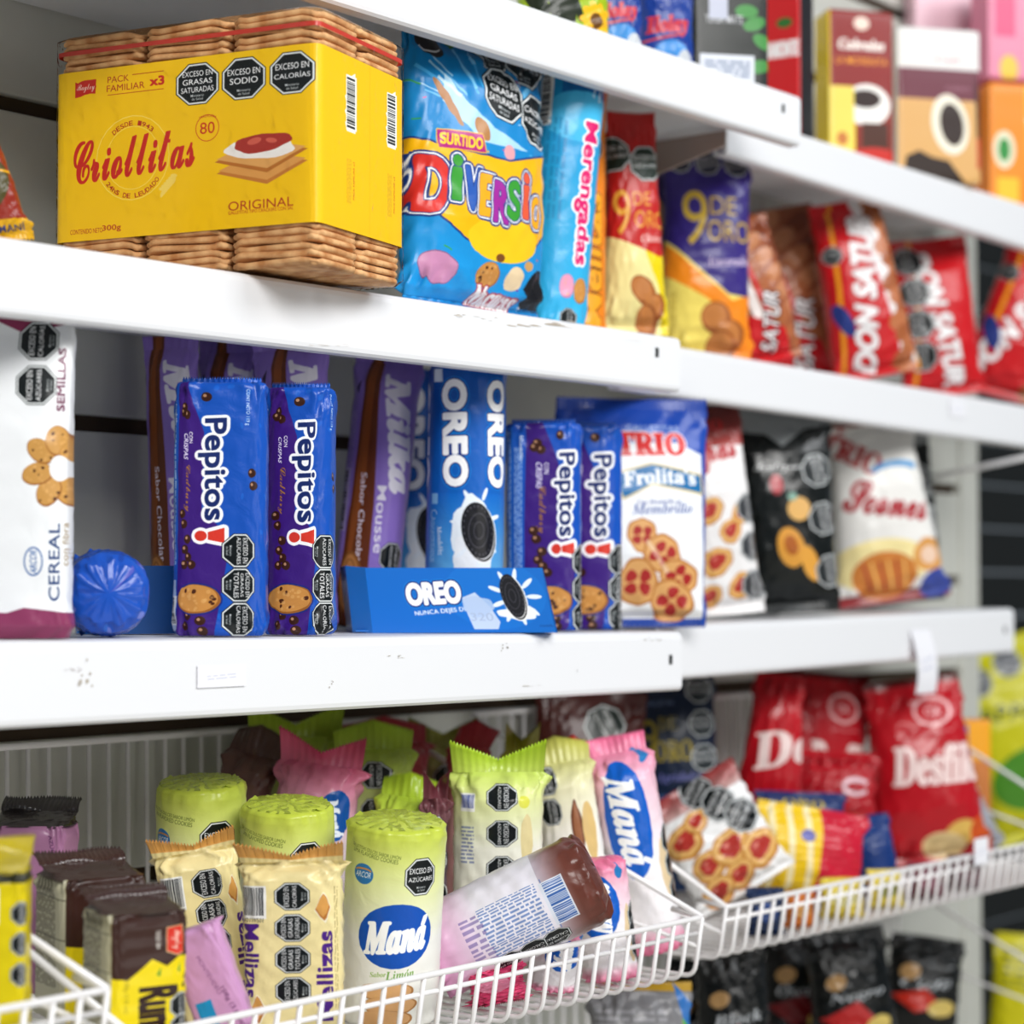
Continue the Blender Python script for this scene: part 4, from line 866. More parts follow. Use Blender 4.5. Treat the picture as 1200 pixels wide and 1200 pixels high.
def jam(a, x, y, r, rot=0):
    a.ell(x, y, r, r * .8, 'c08038', rot, wob=.05); a.ell(x, y - r * .05, r * .88, r * .68, 'e0b068', rot, wob=.05); a.ell(x, y - r * .05, r * .58, r * .42, 'b0342c', rot, wob=.09); a.ell(x - r * .15, y - r * .2, r * .15, r * .07, 'e08a7a', rot)
def a_trio(a):
    w, h = a.w, a.h; a.rect(0, 0, w, h, 'f2f4f6'); a.vgrad(0, 0, w, h * .2, '123a94', '1648ac'); a.poly([(0, h * .14), (w * .36, h * .15), (w * .5, h * .11), (w, h * .20), (w, h * .26), (w * .6, h * .155), (w * .4, h * .20), (0, h * .3)], '1648ac'); a.rect(0, h * .95, w, h, '123a90')
    a.poly([(w * .95, h * .2), (w, h * .2), (w, h), (w * .97, h)], '1648ac')
    a.text('GALLETITAS', w * .62, h * .135, w * .36, h * .026, 'a8b8dc', 0); a.text('TRIO', w * .60, h * .205, w * .46, h * .095, 'd42a2a', 0, 'serif', halo=((2.6, 'ffffff'),), bold=1.4, taper=-.15)
    a.poly([(w * .34, h * .34), (w * .6, h * .295), (w * .94, h * .34), (w * .95, h * .415), (w * .6, h * .375), (w * .40, h * .44)], '1c6ea8', halo=((2.2, 'c8a040'), (1, 'f4e8b0'))); a.text("Frolita's", w * .65, h * .355, w * .5, h * .066, 'ffffff', 2, 'serif', bend=3, bold=.5)
    a.text('Con Membrillo al', w * .64, h * .455, w * .3, h * .02, '4a5a9a', 2, 'seri'); a.text('Membrillo', w * .66, h * .485, w * .42, h * .045, '34509c', 2, 'seri')
    for x, y, rr in ((.52, .60, 20), (.66, .68, 24), (.78, .78, 24), (.50, .80, 27), (.74, .88, 27)): tart(a, w * x, h * y, rr * 1.05, x * 200)
    a.line([(w * .55, h * .62), (w * .70, h * .76)], 5, 'f2d8c0', .6)
sp = Spot(742, 1.178, zC, vt=466); bag('biscuit_bag', 'white and royal blue bag of lattice jam tartlets, right of the blue packs', 'biscuit bag', None, sp, 178, 60, a_trio, yaw=12, seed=81, rip=.0016, waist=.97, res=2.6, topw=1.03, bs=.45, botd=.9, pitch=-1)
def a_pepas(a):
    w, h = a.w, a.h; a.rect(0, 0, w, h, 'eceaea'); a.vgrad(0, 0, w, h * .2, '5a2a28', 'a84440'); a.text('Pepas', w * .42, h * .24, w * .7, h * .16, 'b02a30', 8, 'script', bold=1.2, halo=((2, 'f4f0ee'),)); a.text('TRIO', w * .4, h * .1, w * .5, h * .06, 'd03030', 0, 'serif')
    for x, y, r in ((.35, .5, 19), (.6, .6, 16), (.4, .74, 20), (.75, .52, 14), (.3, .9, 16), (.68, .86, 17)): jam(a, w * x, h * y, r, x * 90)
    for v in (.5, .68, .86): a.octa(w * .88, h * v, 17, AZ, -90, sub=False, bg='3a3c40')
sp = Spot(850, 1.215, zCr, vt=478); bag('biscuit_bag', 'white bag of round jam biscuits between the white blue bag and the black bag', 'biscuit bag', None, sp, 96, 52, a_pepas, yaw=8, roll=-5, seed=82, topw=.8)
def a_blk(a):
    w, h = a.w, a.h; a.rect(0, 0, w, h, '101414'); a.poly([(0, 0), (w, 0), (w, h * .1), (w * .7, h * .12), (w * .45, h * .2), (w * .3, h * .14), (0, h * .12)], '8a8e90')
    a.ell(w * .35, h * .38, 8, 12, 'a82430'); a.ell(w * .56, h * .50, 14, 14, 'e0b068'); a.ell(w * .50, h * .44, 6, 5, '8ab0a0'); a.ell(w * .46, h * .68, 16, 24, 'd8983c', 15); a.ell(w * .46, h * .67, 8, 12, 'a85a20', 15); a.ell(w * .66, h * .76, 10, 22, 'e0a040', 20)
    a.text('Frutigran', w * .4, h * .3, w * .5, h * .05, 'e8e8e8', 0, 'script')
    for v, x in ((.32, .78), (.55, .82), (.80, .88)): a.octa(w * x, h * v, 19, AZ, -80, sub=False, bg='2a2e30')
sp = Spot(928, 1.215, zCr, vt=478); bag('biscuit_bag', 'black biscuit bag with a silver top and pale octagons', 'biscuit bag', None, sp, 118, 56, a_blk, yaw=10, roll=-3, seed=83, rough=.22)
sp = Spot(872, 1.275, zCr, vt=486); bag('biscuit_bag', 'plain black bag standing behind the gap left of the silver topped bag', 'biscuit bag', None, sp, 90, 40, lambda a: (a.rect(0, 0, a.w, a.h, '14181a'), a.line([(a.w * .3, 0), (a.w * .5, a.h)], 2, '6a6e70')), yaw=20, seed=84)
def a_sur(a):
    w, h = a.w, a.h; a.rect(0, 0, w, h, 'e6e4e0'); a.rect(0, 0, w, h * .03, '7a2a20'); a.rect(0, h * .93, w, h, '8a1c22')
    a.text('TRIO', w * .3, h * .17, w * .5, h * .12, 'b03030', -35, 'serif', bold=1); a.arc(w * .62, h * .30, w * .2, 20, 160, 7, '2a8ac8', ry=h * .05); a.text('Scones', w * .52, h * .44, w * .7, h * .17, 'a83038', -14, 'script', bold=1.4)
    a.ell(w * .4, h * .78, w * .42, h * .14, 'f0dfa0'); a.ell(w * .42, h * .84, w * .28, h * .13, 'c87a34'); 
    for q in range(6): a.line([(w * (.24 + q * .07), h * .76), (w * (.3 + q * .06), h * .92)], 3, ('a83428', 'e8b060')[q % 2])
    a.ell(w * .82, h * .76, w * .15, h * .09, 'd89a50', wob=.05); a.ell(w * .82, h * .76, w * .08, h * .05, 'e8c8b0'); a.ell(w * .88, h * .92, w * .16, h * .08, '3a4a9a', 20)
sp = Spot(1048, 1.222, zCr, vt=500); bag('biscuit_bag', 'white biscuit bag with red script and a blue seal, near the shelf end', 'biscuit bag', None, sp, 138, 60, a_sur, yaw=4, roll=-8, seed=85, topw=.72)
sp = Spot(1062, 1.285, zCr, vt=506); bag('biscuit_bag', 'black biscuit bag peeping out behind the white bag with red script', 'biscuit bag', None, sp, 100, 40, a_blk, yaw=10, roll=-6, seed=86)
# ---------------------------------------------------------------- middle basket
FZ = EYE + ZB1 + .003
def lime(a, cx, dk=False, logo=True, marks=True):
    w, h = a.w, a.h; a.vgrad(0, 0, w, h * .26, 'b2cc38', 'd8e27c'); a.vgrad(0, h * .26, w, h * .5, 'd8e27c', 'f0f0e0'); a.rect(0, h * .5, w, h, 'f0f0e6')
def a_mana(pal, body='f0efe8', sx=0, side=False, up=False, vy=.55):
    def f(a, cx):
        w, h = a.w, a.h; a.vgrad(0, 0, w, h * .22, pal[0], pal[1]); a.vgrad(0, h * .22, w, h * .55, pal[1], body); a.rect(0, h * .55, w, h, body)
        c = cx + sx
        if not side:
            a.text('GALLETITAS DULCES SABOR LIMÓN', c - 24, h * .105, 66, 5, '5a6a2a', -8, None); a.text('LIMA FLAVORED COOKIES', c - 24, h * .13, 60, 5, '5a6a2a', -8, None)
            a.ell(c - 37, h * .225, 14, 12, '2a78b8'); a.arc(c - 37, h * .215, 12, 20, 160, 2, 'd89040', ry=4); a.text('ARCOR', c - 37, h * .228, 22, 7, 'f2f2f2', 0, 'boldi')
            a.octa(c + 36, h * .225, 21.5, AZ, 0)
            a.ell(c + 8, h * vy, 48, 38, '0a50b4', 8); a.text('Maná', c + 8, h * vy, 78, 38, 'ffffff', 6, 'seri', bold=1.6, shear=.1); 
            a.text('Sabor', c - 12, h * .715, 20, 6, '8ab04a', 6, 'seri'); a.text('Limón', c + 14, h * .71, 34, 10, '6aa03a', 6, 'seri')
            for q in range(4): a.cookie(c - 2 + (q % 2) * 6, h * (.80 + q * .07), 34, 11, 3, n=0, base='dba872', rim='b07a44')
        else:
            rr = 88 if up else -86
            a.ell(c, h * .38, 27, h * .27, '0a5cc0', 0); a.text('Maná', c, h * .38, h * .42, 32, 'ffffff', rr, 'seri', bold=1.4, shear=.1)
            a.ell(c + 40, h * .62, 9, 34, 'e0c8a0'); a.ell(c + 32, h * .10, 7, 9, '2a78b8')
            for v in (.50, .62, .74): a.octa(c + 58, h * v, 17, AZ, -90, sub=False)
            a.vgrad(0, h * .86, w, h, body, pal[0])
    return f
LM, PK = ('bcca44', 'dfe698'), ('e06a90', 'f2c4d4')
LG = 'pale green lemon biscuit tubes'
def cap_lime(r, R, H):   # crinkled film disc on the tube end
    vs = [(0, 0, .0006)]; fs = []; rg = Rip(3, 6, 4, 14); n = 64; m = 7
    for j in range(1, m + 1):
        for i in range(n):
            t = 2 * PI * i / n; q = j / m; vs.append((R * q * math.cos(t), R * q * math.sin(t) * .98, .0016 * rg(math.cos(t) * q * 2, math.sin(t) * q * 2) + .0004 * math.sin(t * 17) * q * q - .0006 * q ** 3))
    for i in range(n): fs.append((0, 1 + i, 1 + (i + 1) % n))
    for j in range(1, m):
        for i in range(n): fs.append((1 + (j - 1) * n + i, 1 + j * n + i, 1 + j * n + (i + 1) % n, 1 + (j - 1) * n + (i + 1) % n))
    link('end_film', mesh_from('end_film', vs, fs, None, True, plain('lime_film', 'b2c23c', .22, 90, .7, coat=.6)), r, None, (0, 0, H))
for (u, vt, Y, wp, yaw, roll, lab, sd, off) in ((245, 918, 1.20, 104, -6, 0, 'pale green biscuit tube with a flat crinkled top, furthest left and furthest back', 101, -4),
                                     (336, 944, 1.13, 108, -4, 2, 'pale green tube with a flat crinkled top, between the cream packs and pink roll', 102, -2),
                                     (456, 968, 1.035, 116, 0, 3, 'pale green biscuit tube with a blue oval, standing in front of the basket', 103, -2)):
    sp = Spot(u, Y, FZ, vt=vt); r, _ = tubepack('biscuit_tube', lab, 'biscuit tube', LG, sp, wp, wp, a_mana(LM, sx=off, vy=.52), yaw=yaw, roll=roll, pitch=8, top='disc', seed=sd, rip=.0005, e=2)
    cap_lime(r, wp * sp.k / 2 * .90, sp.h + .0004)
def a_fin(pal, body='f0efe6', kind='lime'):
    def f(a, cx):
        w, h = a.w, a.h; a.rect(0, 0, w, h, body); a.vgrad(0, 0, w, h * .2, pal[0], pal[1]); a.vgrad(0, h * .2, w, h * .42, pal[1], body)
        if kind == 'lime':
            for v in (.20, .35, .50): a.octa(cx + 8, h * v, 15, AZ, -90, sub=False)
            a.ell(cx + 36, h * .38, 9, 30, 'e0d09a'); a.ell(cx + 32, h * .22, 8, 7, 'd8d850'); a.barcode(cx - 34, h * .22, 22, 16, 0, col='3a4a9a'); a.micro(cx - 34, h * .40, 22, 44, 10, '4a5a9a', 0, .6)
        elif kind == 'van':
            for v in (.17, .31): a.octa(cx - 20, h * v, 15, AZ, -90, sub=False)
            a.ell(cx + 12, h * .40, 8, 34, '6a3a24'); a.ell(cx + 12, h * .40, 6, 30, '9a6444'); a.ell(cx + 26, h * .42, 7, 34, 'd8b878')
        elif kind == 'choc':
            for v in (.26, .40, .56): a.octa(cx + 4, h * v, 17, AZ, -86, sub=False)
        elif kind == 'pink':
            a.ell(cx + 26, h * .30, 22, 30, '0a50a0'); a.text('Maná', cx + 26, h * .31, 46, 18, 'e8eef8', -70, 'seri', bold=1); a.octa(cx - 30, h * .4, 14, AZ, 0, sub=False)
    return f
# crumpled-top packs, back row first: u, vt, Y, width, colours, kind, roll, yaw, label
CR = [
 (246, 856, 1.295, 64, ('4a3028', '6a4a44'), '8a7470', 'none', 12, 'brown biscuit pack with a crumpled top, at the back above the flat topped tubes', -12),
 (346, 836, 1.30, 104, ('93ac2a', 'a8bc50'), 'c8cc9a', 'none', 0, 'olive green crumpled pack end rising behind the pink roll', 10),
 (452, 846, 1.30, 96, ('8a1c28', '9a3a40'), 'a07070', 'none', 0, 'dark red crumpled pack end at the back, left of the olive one', 14),
 (520, 850, 1.30, 74, ('8c9030', 'a8a468'), 'c0b8a0', 'choc', 0, 'olive and grey pack end at the back between the two dark red ends', 0),
 (535, 852, 1.24, 44, ('a01826', 'b04a50'), 'b08080', 'none', 4, 'dark red pointed pack end at the back, right of the tall lime one', -20),
 (610, 856, 1.19, 38, ('8c8a24', 'a8a04a'), 'b8b088', 'none', 0, 'mustard coloured pack end at the back behind the lime pack in the centre', 6),
 (626, 866, 1.15, 30, ('c01424', 'b83a40'), 'c09090', 'none', 10, 'bright red pointed pack end left of the cream pack with a brown biscuit', -16),
 (345, 872, 1.225, 94, ('c84468', 'd88aa4'), 'd8c8d0', 'pink', 8, 'pink biscuit roll with a tilted crimped end, behind the flat topped tubes', -6),
 (438, 852, 1.22, 88, ('9cba28', 'b8c860'), 'd8d8b8', 'lime', 0, 'lime green pack with a notched crumpled top behind the front tube', 4),
 (510, 912, 1.12, 28, ('6a2a34', '7a5258'), '6a5a64', 'choc', 0, 'dark wine coloured pack with two octagons right of the front tube', 6),
 (456, 914, 1.165, 62, ('a0be28', 'b4ca4c'), 'dde2c0', 'none', 6, 'lime crumpled pack end peeping out directly behind the front tube', -4),
 (584, 878, 1.085, 104, ('a6c828', 'dce29a'), 'f0efe0', 'lime', 0, 'white and lime pack with a tall crumpled lime top, centre of the basket', 0),
 (690, 872, 1.095, 72, ('b8b850', 'e4e0b8'), 'f0ece2', 'van', -9, 'cream pack with a long brown biscuit and two octagons', 0),
]
for i, (u, vt, Y, wp, pal, body, kind, roll, lab, yaw) in enumerate(CR):
    sp = Spot(u, Y, FZ, vt=vt); tubepack('biscuit_roll', lab, 'biscuit roll', 'crumpled biscuit rolls in the middle basket', sp, wp, wp * .8, a_fin(pal, body, kind), yaw=yaw, roll=roll, top='fin', seed=110 + i, seal=.10, sw=1.02, rip=.002, bs=.9, bscale=26, toplean=(-1) ** i * .006, gath=.0018, cc=.010 * (-1) ** i, cut=(0.9 if i % 2 else -.5), hr=.88)
# cream wafer sandwich packs with violet lettering
def a_mell(off=0, both=True):
    def f(a, cx):
        w, h = a.w, a.h; a.rect(0, 0, w, h, 'ecdca0'); a.rect(0, 0, w, h * .055, 'e6a95a'); c = cx + off
        for q in range(30): a.line([(w * q / 30, 0), (w * q / 30, h * .05)], .8, 'b87a34')
        for q, (v, ls) in enumerate(((.245, CA), (.40, GS), (.555, GT), (.71, AZ))): a.octa(c, h * v, 16, ls, 90)
        a.barcode(c - 42, h * .27, 30, 34, 0); a.text('240159501', c - 42, h * .36, 28, 5, '303438', 0, None)
        a.text('Mellizas', c - 44, h * .56, h * .36, 19, '4a2080', -90, 'bold', bold=.35); a.text('Mellizas', c + 35, h * .64, h * .44, 24, '4a2080', 90, 'bold', bold=.5)
        for x, y in ((32, .30), (-36, .80)):
            a.poly([(c + x - 11, h * y + 4), (c + x, h * y - 18), (c + x + 12, h * y), (c + x + 2, h * y + 19)], 'f4ecd0'); a.poly([(c + x - 10, h * y + 3), (c + x, h * y - 16), (c + x + 10, h * y), (c + x + 1, h * y + 16)], 'b87434'); a.poly([(c + x - 9, h * y + 1), (c + x, h * y - 15), (c + x + 8, h * y - 2), (c + x, h * y + 12)], 'dca054')
        a.micro(c + 56, h * .5, h * .6, 7, 2, '8a7a4a', 90, .6)
    return f
MZ = 'cream wafer packs with violet lettering'
sp = Spot(262, 1.115, FZ, vt=984); tubepack('wafer_pack', 'cream wafer pack leaning to the photo\'s left, without a visible bar code', 'biscuit pack', MZ, sp, 92, 50, a_mell(8), yaw=6, roll=-9, e=4, top='fin', seed=131, seal=.075, sw=1.04, rip=.0016, toplean=-.008, cc=-.012, cut=1.0, hr=.9)
sp = Spot(348, 1.015, FZ, vt=1000); tubepack('wafer_pack', 'upright cream wafer pack with bar code and violet lettering on both edges', 'biscuit pack', MZ, sp, 118, 52, a_mell(6), yaw=0, roll=-1, e=4, top='fin', seed=132, seal=.075, sw=1.04, rip=.0016, toplean=-.008, cc=-.014, cut=1.1, hr=.9)
# tube lying across the front
def a_lie(a, cx):
    w, h = a.w, a.h; a.vgrad(0, 0, w, h * .14, '5a2c22', '6a3a30'); a.vgrad(0, h * .14, w, h * .30, '6a3a30', 'c0b4c0'); a.rect(0, h * .3, w, h, 'e4e0ea'); a.vgrad(0, h * .66, w, h, 'e4e0ea', 'd08ab4')
    c = cx; a.micro(c - 4, h * .50, h * .34, 66, 16, '3a62a8', 90, .65, .5); a.rect(c - 38, h * .29, c + 30, h * .295, '5a78b8'); a.barcode(c - 4, h * .24, 50, 24, 0, col='3a62a8', bg='d8dce8'); a.micro(c - 2, h * .72, h * .12, 60, 9, '6a5a98', 90, .6)
    for v in (.34, .48, .62): a.octa(c + 46, h * v, 17, CA, -90, sub=False)
p = at(506, 1119, 1.07); k = mpp(530, 1.075)
class O: pass
sp = O(); sp.X, sp.Y, sp.z, sp.k, sp.h = p.x, p.y, p.z, k, 212 * k; sp.hp = 212
tubepack('biscuit_tube', 'silvery pink biscuit tube with a brown crumpled end, lying across the basket front', 'biscuit tube', None, sp, 108, 102, a_lie, yaw=0, roll=64, top='round', seed=141, rip=.0016, e=2, bs=.8, bscale=28, gath=.0012)
# pink tubes with blue ovals
PG2 = 'pink and white biscuit tubes with blue ovals'
for (u, vt, Y, wp, roll, up, lab, sx, sd) in ((764, 866, 1.065, 76, -10, False, 'pink topped tube whose white script reads downwards, tallest at the basket\'s end', -8, 151),
                                       (716, 1012, 1.012, 66, -7, True, 'pink and white tube whose blue oval reads upwards, right of the brown crumpled end', -10, 152),
                                       (648, 1092, 1.03, 52, 6, True, 'low pink tube with a blue oval seen through the front wires', 6, 153)):
    sp = Spot(u, Y, FZ, vt=vt); tubepack('biscuit_tube', lab, 'biscuit tube', PG2, sp, wp, wp, a_mana(PK, 'f2eef0', sx, True, up), yaw=4, roll=roll, top='fin' if sd == 151 else 'round', seed=sd, rip=.0016, e=2, seal=.08, sw=.9, bs=.7, toplean=.004)
for (u, vt, Y, wp, roll, lab, sd) in ((586, 1152, .985, 70, -8, 'rose coloured pack lying lowest behind the front wires', 163),):
    sp = Spot(u, Y, FZ, vt=vt); bag('biscuit_bag', lab, 'biscuit bag', None, sp, wp, 50, lambda a: (a.rect(0, 0, a.w, a.h, 'd8406e'), a.ell(a.w * .4, a.h * .4, a.w * .3, a.h * .2, 'e88aa8')), yaw=6, roll=roll, seed=sd, rip=.004, bs=1)
# pink and plum pack leaning beside the cream ones
def a_plum(a, cx):
    w, h = a.w, a.h; a.rect(0, 0, w, h, 'c894c0'); a.ell(cx, h, w * .4, h * .16, '6a1a44', wob=.06); a.rect(0, h * .92, w, h, '6a1a44')
    a.rect(cx - 20, h * .5, cx - 4, h * .72, '1c8ac0'); a.text('108g (3.8 oz)', cx + 14, h * .60, 52, 7, '5a2a5a', -80, None); a.text('MONTEVIDEO', cx + 2, h * .34, 50, 4, '7a4a7a', -80, None)
sp = Spot(284, 1.01, FZ, vt=1092); tubepack('biscuit_pack', 'mauve and plum biscuit pack leaning between the brown pack and the cream packs', 'biscuit pack', None, sp, 66, 44, a_plum, yaw=0, roll=-20, e=4, seed=171, rip=.001)

# ---------------------------------------------------------------- left basket
LZ = EYE + zr1 - .047
def a_rum(a, cx):
    w, h = a.w, a.h; fw = a.fw; l = cx - fw / 2; a.rect(0, 0, w, h, 'e8d010'); a.rect(0, 0, l, h, 'b8b49a')
    a.micro(l * .52, h * .42, h * .70, l * .62, 16, '3a3428', -90, .75); a.line([(l * .2, h * .12), (l, h * .14)], 1, '2a2a20'); a.line([(l * .2, h * .4), (l, h * .42)], 1, '2a2a20'); a.micro(l * .5, h * .05, h * .08, l * .6, 9, '3a3428', -90, .75)
    a.poly([(l, 0), (w, 0), (w, h * .36), (cx + fw * .36, h * .33), (cx + fw * .22, h * .40), (cx + fw * .05, h * .34), (cx - fw * .1, h * .42), (cx - fw * .22, h * .48), (l, h * .46)], '38201a')
    a.poly([(cx + fw * .22, h * .12), (cx + fw * .44, h * .10), (cx + fw * .45, h * .30), (cx + fw * .34, h * .32), (cx + fw * .22, h * .29)], 'd03020', halo=((.8, 'e8d8a0'),)); a.text('Bagley', cx + fw * .33, h * .21, h * .14, 12, 'f4e8d8', -90, 'script'); a.text('DESDE 1864', cx + fw * .12, h * .2, h * .13, 5, 'e8e8e0', -90)
    a.text('108g (3.8 oz)', cx - fw * .25, h * .60, h * .24, 8, '9a8a08', -90, None)
    a.text('Rumba', cx + fw * .12, h * .80, h * .5, fw * .42, '2a1410', -90, 'bold', halo=((1.6, 'f4f0d8'),), bold=1.6)
    for x, y, c in ((.34, .44, '3a8a2a'), (.1, .46, '3a8a2a'), (.42, .56, '2a1410'), (.45, .50, '2a1410')): a.poly([(cx + fw * x, h * y), (cx + fw * x + 5, h * y - 9), (cx + fw * x + 4, h * y + 2)], c)
    a.octa(cx + fw * .42, h * .70, 16, AZ, -90, sub=False); a.octa(cx + fw * .42, h * .86, 16, CA, -90, sub=False)
def rumba(lab, u, vt, Y, w, d, yaw, seed, roll=0, art=a_rum, top='3a2420'):
    sp = Spot(u, Y, LZ, vt=vt); k = sp.k; r = root('biscuit_pack', lab, 'biscuit pack', 'square yellow and brown biscuit packs', sp, yaw, 0, roll)
    P = perim(w / 2, d / 2, 9); a = Art(P, sp.hp, res=2.8); a.fw = w; art(a, P / 2); m = printed(a, 'square_pack_print', .3, 40, .35)
    A, B_, H = w * k / 2, d * k / 2, sp.h
    link('body', loft('body', [(0, A * .96, B_ * .96, 9, 0, 0), (.004, A, B_, 9, 0, 0), (H * .9, A, B_, 9, 0, 0), (H * .955, A * .97, B_ * .97, 7, 0, 0)], 96, m, 'wrap', .0012, seed, True, True, ends=1.5, steps=40), r)
    tm = plain('film_' + top, top, .25, 40, .6, coat=.5)
    # film folded up over the end into a leaning crimped fin
    link('end_fold', loft('end_fold', [(H * .95, A * .98, B_ * .98, 7, 0, 0), (H * .985, A * .99, B_ * .62, 3, 0, .004), (H * 1.01, A * 1.0, B_ * .2, 2, 0, .010), (H * 1.022, A * 1.02, B_ * .05, 2, 0, .012)], 72, tm, 'wrap', .0018, seed + 1, False, False, ends=1, steps=14), r)
    link('top_seal', strip('top_seal', A * 2.05, H * .075, tm, H * 1.018, nr=16, curl=.006, seed=seed, y0=.012, lean=.010, rip=.001), r)
    return r
rumba('yellow and brown biscuit pack in front, its cream side covered in small print', 160, 1062, 1.02, 98, 92, 32, 201)
rumba('brown topped biscuit pack behind its twin, small printed cream side facing left', 108, 1018, 1.12, 104, 92, 34, 202)
def a_yel(a, cx):
    a_rum(a, cx); w, h = a.w, a.h; fw = a.fw; l = cx - fw / 2; a.rect(0, 0, w, h, 'dcc80e'); a.barcode(l + fw * .35, h * .16, fw * .5, h * .16, 0); a.rect(0, 0, w, h * .05, '2a2a18')
    for v in (.2, .35, .5): a.octa(cx + fw * .46, h * v, 14, AZ, -90, sub=False)
    a.text('Rumba', cx - fw * .1, h * .62, h * .4, fw * .25, '3a2a10', -90)
rumba('bright yellow biscuit pack with black crimped ends, cut by the photo\'s left edge', -2, 1010, 1.03, 76, 70, 6, 203, art=a_yel, top='b8a410')
def a_pk(a, cx): a.rect(0, 0, a.w, a.h, 'b07aa0'); a.ell(cx - 20, 60, 14, 10, '2a2a30'); a.text('AZÚCARES', cx + 30, 30, 40, 6, '6a3a6a', -80)
def rumba2(lab, u, vt, Y, w, d, yaw, seed): return rumba(lab, u, vt, Y, w, d, yaw, seed, art=lambda a, cx: a_pk(a, cx), top='241c1c')
rumba2('mauve biscuit pack with dark crimped corners, behind the yellow and brown packs', 42, 958, 1.22, 92, 60, -8, 204)
# ---------------------------------------------------------------- right basket
RZ = EYE + ZB3 + .003
def sp2(u, Y, vt, vb=None): return Spot(u, Y, RZ, vt=vt) if vb is None else Spot(u, Y, None, vb=vb, vt=vt)
def a_navy(a):
    w, h = a.w, a.h; a.rect(0, 0, w, h, '0c1c34'); a.text('9', w * .22, h * .30, w * .18, h * .16, '8a7a2a', 0, 'seri'); a.text('DE', w * .42, h * .24, w * .2, h * .06, '8a7a2a', 0, 'serif'); a.text('ORO', w * .46, h * .36, w * .4, h * .09, '9a882a', 0, 'serif', bold=.6)
    a.text('Agridulce', w * .5, h * .48, w * .5, h * .05, '6a6aa8', 0, 'seri'); a.text('GALLETAS', w * .35, h * .15, w * .3, h * .02, '6a7a9a')
    for v in (.1, .25, .4): a.octa(w * .78, h * v, w * .14, AZ, 0, sub=False, bg='20282c')
    a.rect(0, h * .55, w, h, '24406a')
sp = sp2(798, 1.30, 785); bag('biscuit_bag', 'navy blue biscuit bag with dim gold lettering, under the joint of the lower shelves', 'biscuit bag', None, sp, 112, 48, a_navy, yaw=6, roll=-3, seed=301, topw=.92)
def a_dred(a):
    w, h = a.w, a.h; a.rect(0, 0, w, h, '2a0c0a'); a.vgrad(0, 0, w, h, '34120c', '6a1412'); a.text('Granix', w * .4, h * .3, w * .6, 14, '6a5a58', -30, 'seri'); a.octa(w * .55, h * .16, 26, AZ, -50, sub=False, bg='2c2c28')
sp = sp2(676, 1.30, 812); bag('biscuit_bag', 'dark maroon bag with a large octagon at the back, left of the navy bag', 'biscuit bag', None, sp, 132, 44, lambda a: (a.rect(0, 0, a.w, a.h, '4a1a14'), a.octa(a.w * .62, a.h * .16, 24, AZ, -60, sub=False, bg='26302c'), a.text('TRIO', a.w * .2, a.h * .1, 40, 12, '6a4a44', 20, 'serif')), yaw=8, roll=4, seed=302)
def a_red(t, sz=1.0, circ=True):
    def f(a):
        w, h = a.w, a.h; a.rect(0, 0, w, h, 'b41420'); a.rect(0, 0, w, h * .04, '5a1010')
        if circ: a.arc(w * .62, h * .18, w * .15, 0, 360, 4, 'e8b8b8', ry=h * .07); a.text('OK', w * .62, h * .18, w * .14, h * .05, 'e8c0c0', 0, 'bold'); a.text('TENTACION', w * .62, h * .29, w * .28, h * .014, 'd8a0a0')
        a.text(t, w * .60, h * .46, w * .72 * sz, h * .20, 'f0d8d4', -3, 'serif', bold=1.6, shear=.1, halo=((2.4, '8a1018'),))
        a.ell(w * .72, h * .84, w * .15, h * .07, 'd8b058', 20); a.ell(w * .58, h * .90, w * .19, h * .08, 'e4c890', -10); a.ell(w * .92, h * .86, w * .12, h * .1, 'c8501c')
    return f
RB = 'glossy red biscuit pouches'
sp = sp2(955, 1.30, 792); bag('biscuit_pouch', 'red pouch half in shadow between the two red pouches with large white letters', 'biscuit bag', RB, sp, 118, 46, a_red('Desfile', .9), yaw=14, roll=5, seed=303, topw=.8, rip=.005, bs=1.0, rough=.2)
sp = sp2(888, 1.255, 785); bag('biscuit_pouch', 'red pouch with one large slanted white D, right of the navy bag', 'biscuit bag', RB, sp, 100, 52, lambda a: (a_red('', 1, False)(a), a.text('De', a.w * .64, a.h * .36, a.w * .7, 40, 'ecd4d0', 14, 'serif', shear=.25, bold=1.4)), yaw=-6, roll=6, seed=304, topw=.55, rip=.005, bs=1.0, rough=.2)
p4 = Spot(972, 1.235, None, vb=975, vt=880); bag('biscuit_pouch', 'small crumpled red pouch showing a white curl, low between the other pouches', 'biscuit bag', RB, p4, 110, 60, lambda a: (a.rect(0, 0, a.w, a.h, 'aa1420'), a.arc(a.w * .7, a.h * .4, 15, 30, 330, 5, 'e8d0d8', ry=8)), yaw=0, roll=4, seed=305, rip=.006, bs=1, rough=.2, topw=.9)
sp = sp2(1092, 1.18, 802); bag('biscuit_pouch', 'largest red pouch with white lettering and a ring logo, under the hanging ticket', 'biscuit bag', RB, sp, 142, 66, a_red('Desfile', 1.0), yaw=2, roll=-7, seed=306, topw=.80, rip=.0035, bs=.8, rough=.2, res=2.2)
sp = sp2(1130, 1.235, 846); r = root('biscuit_box', 'yellow and orange carton behind the largest red pouch', 'biscuit box', None, sp, 10)
aB = Art(120, sp.hp); aB.rect(0, 0, 120, sp.hp, 'f0a414'); aB.rect(0, sp.hp * .3, 120, sp.hp, 'c87838'); aB.poly([(30, 4), (58, 4), (58, 40), (40, 50)], '2a58b0')
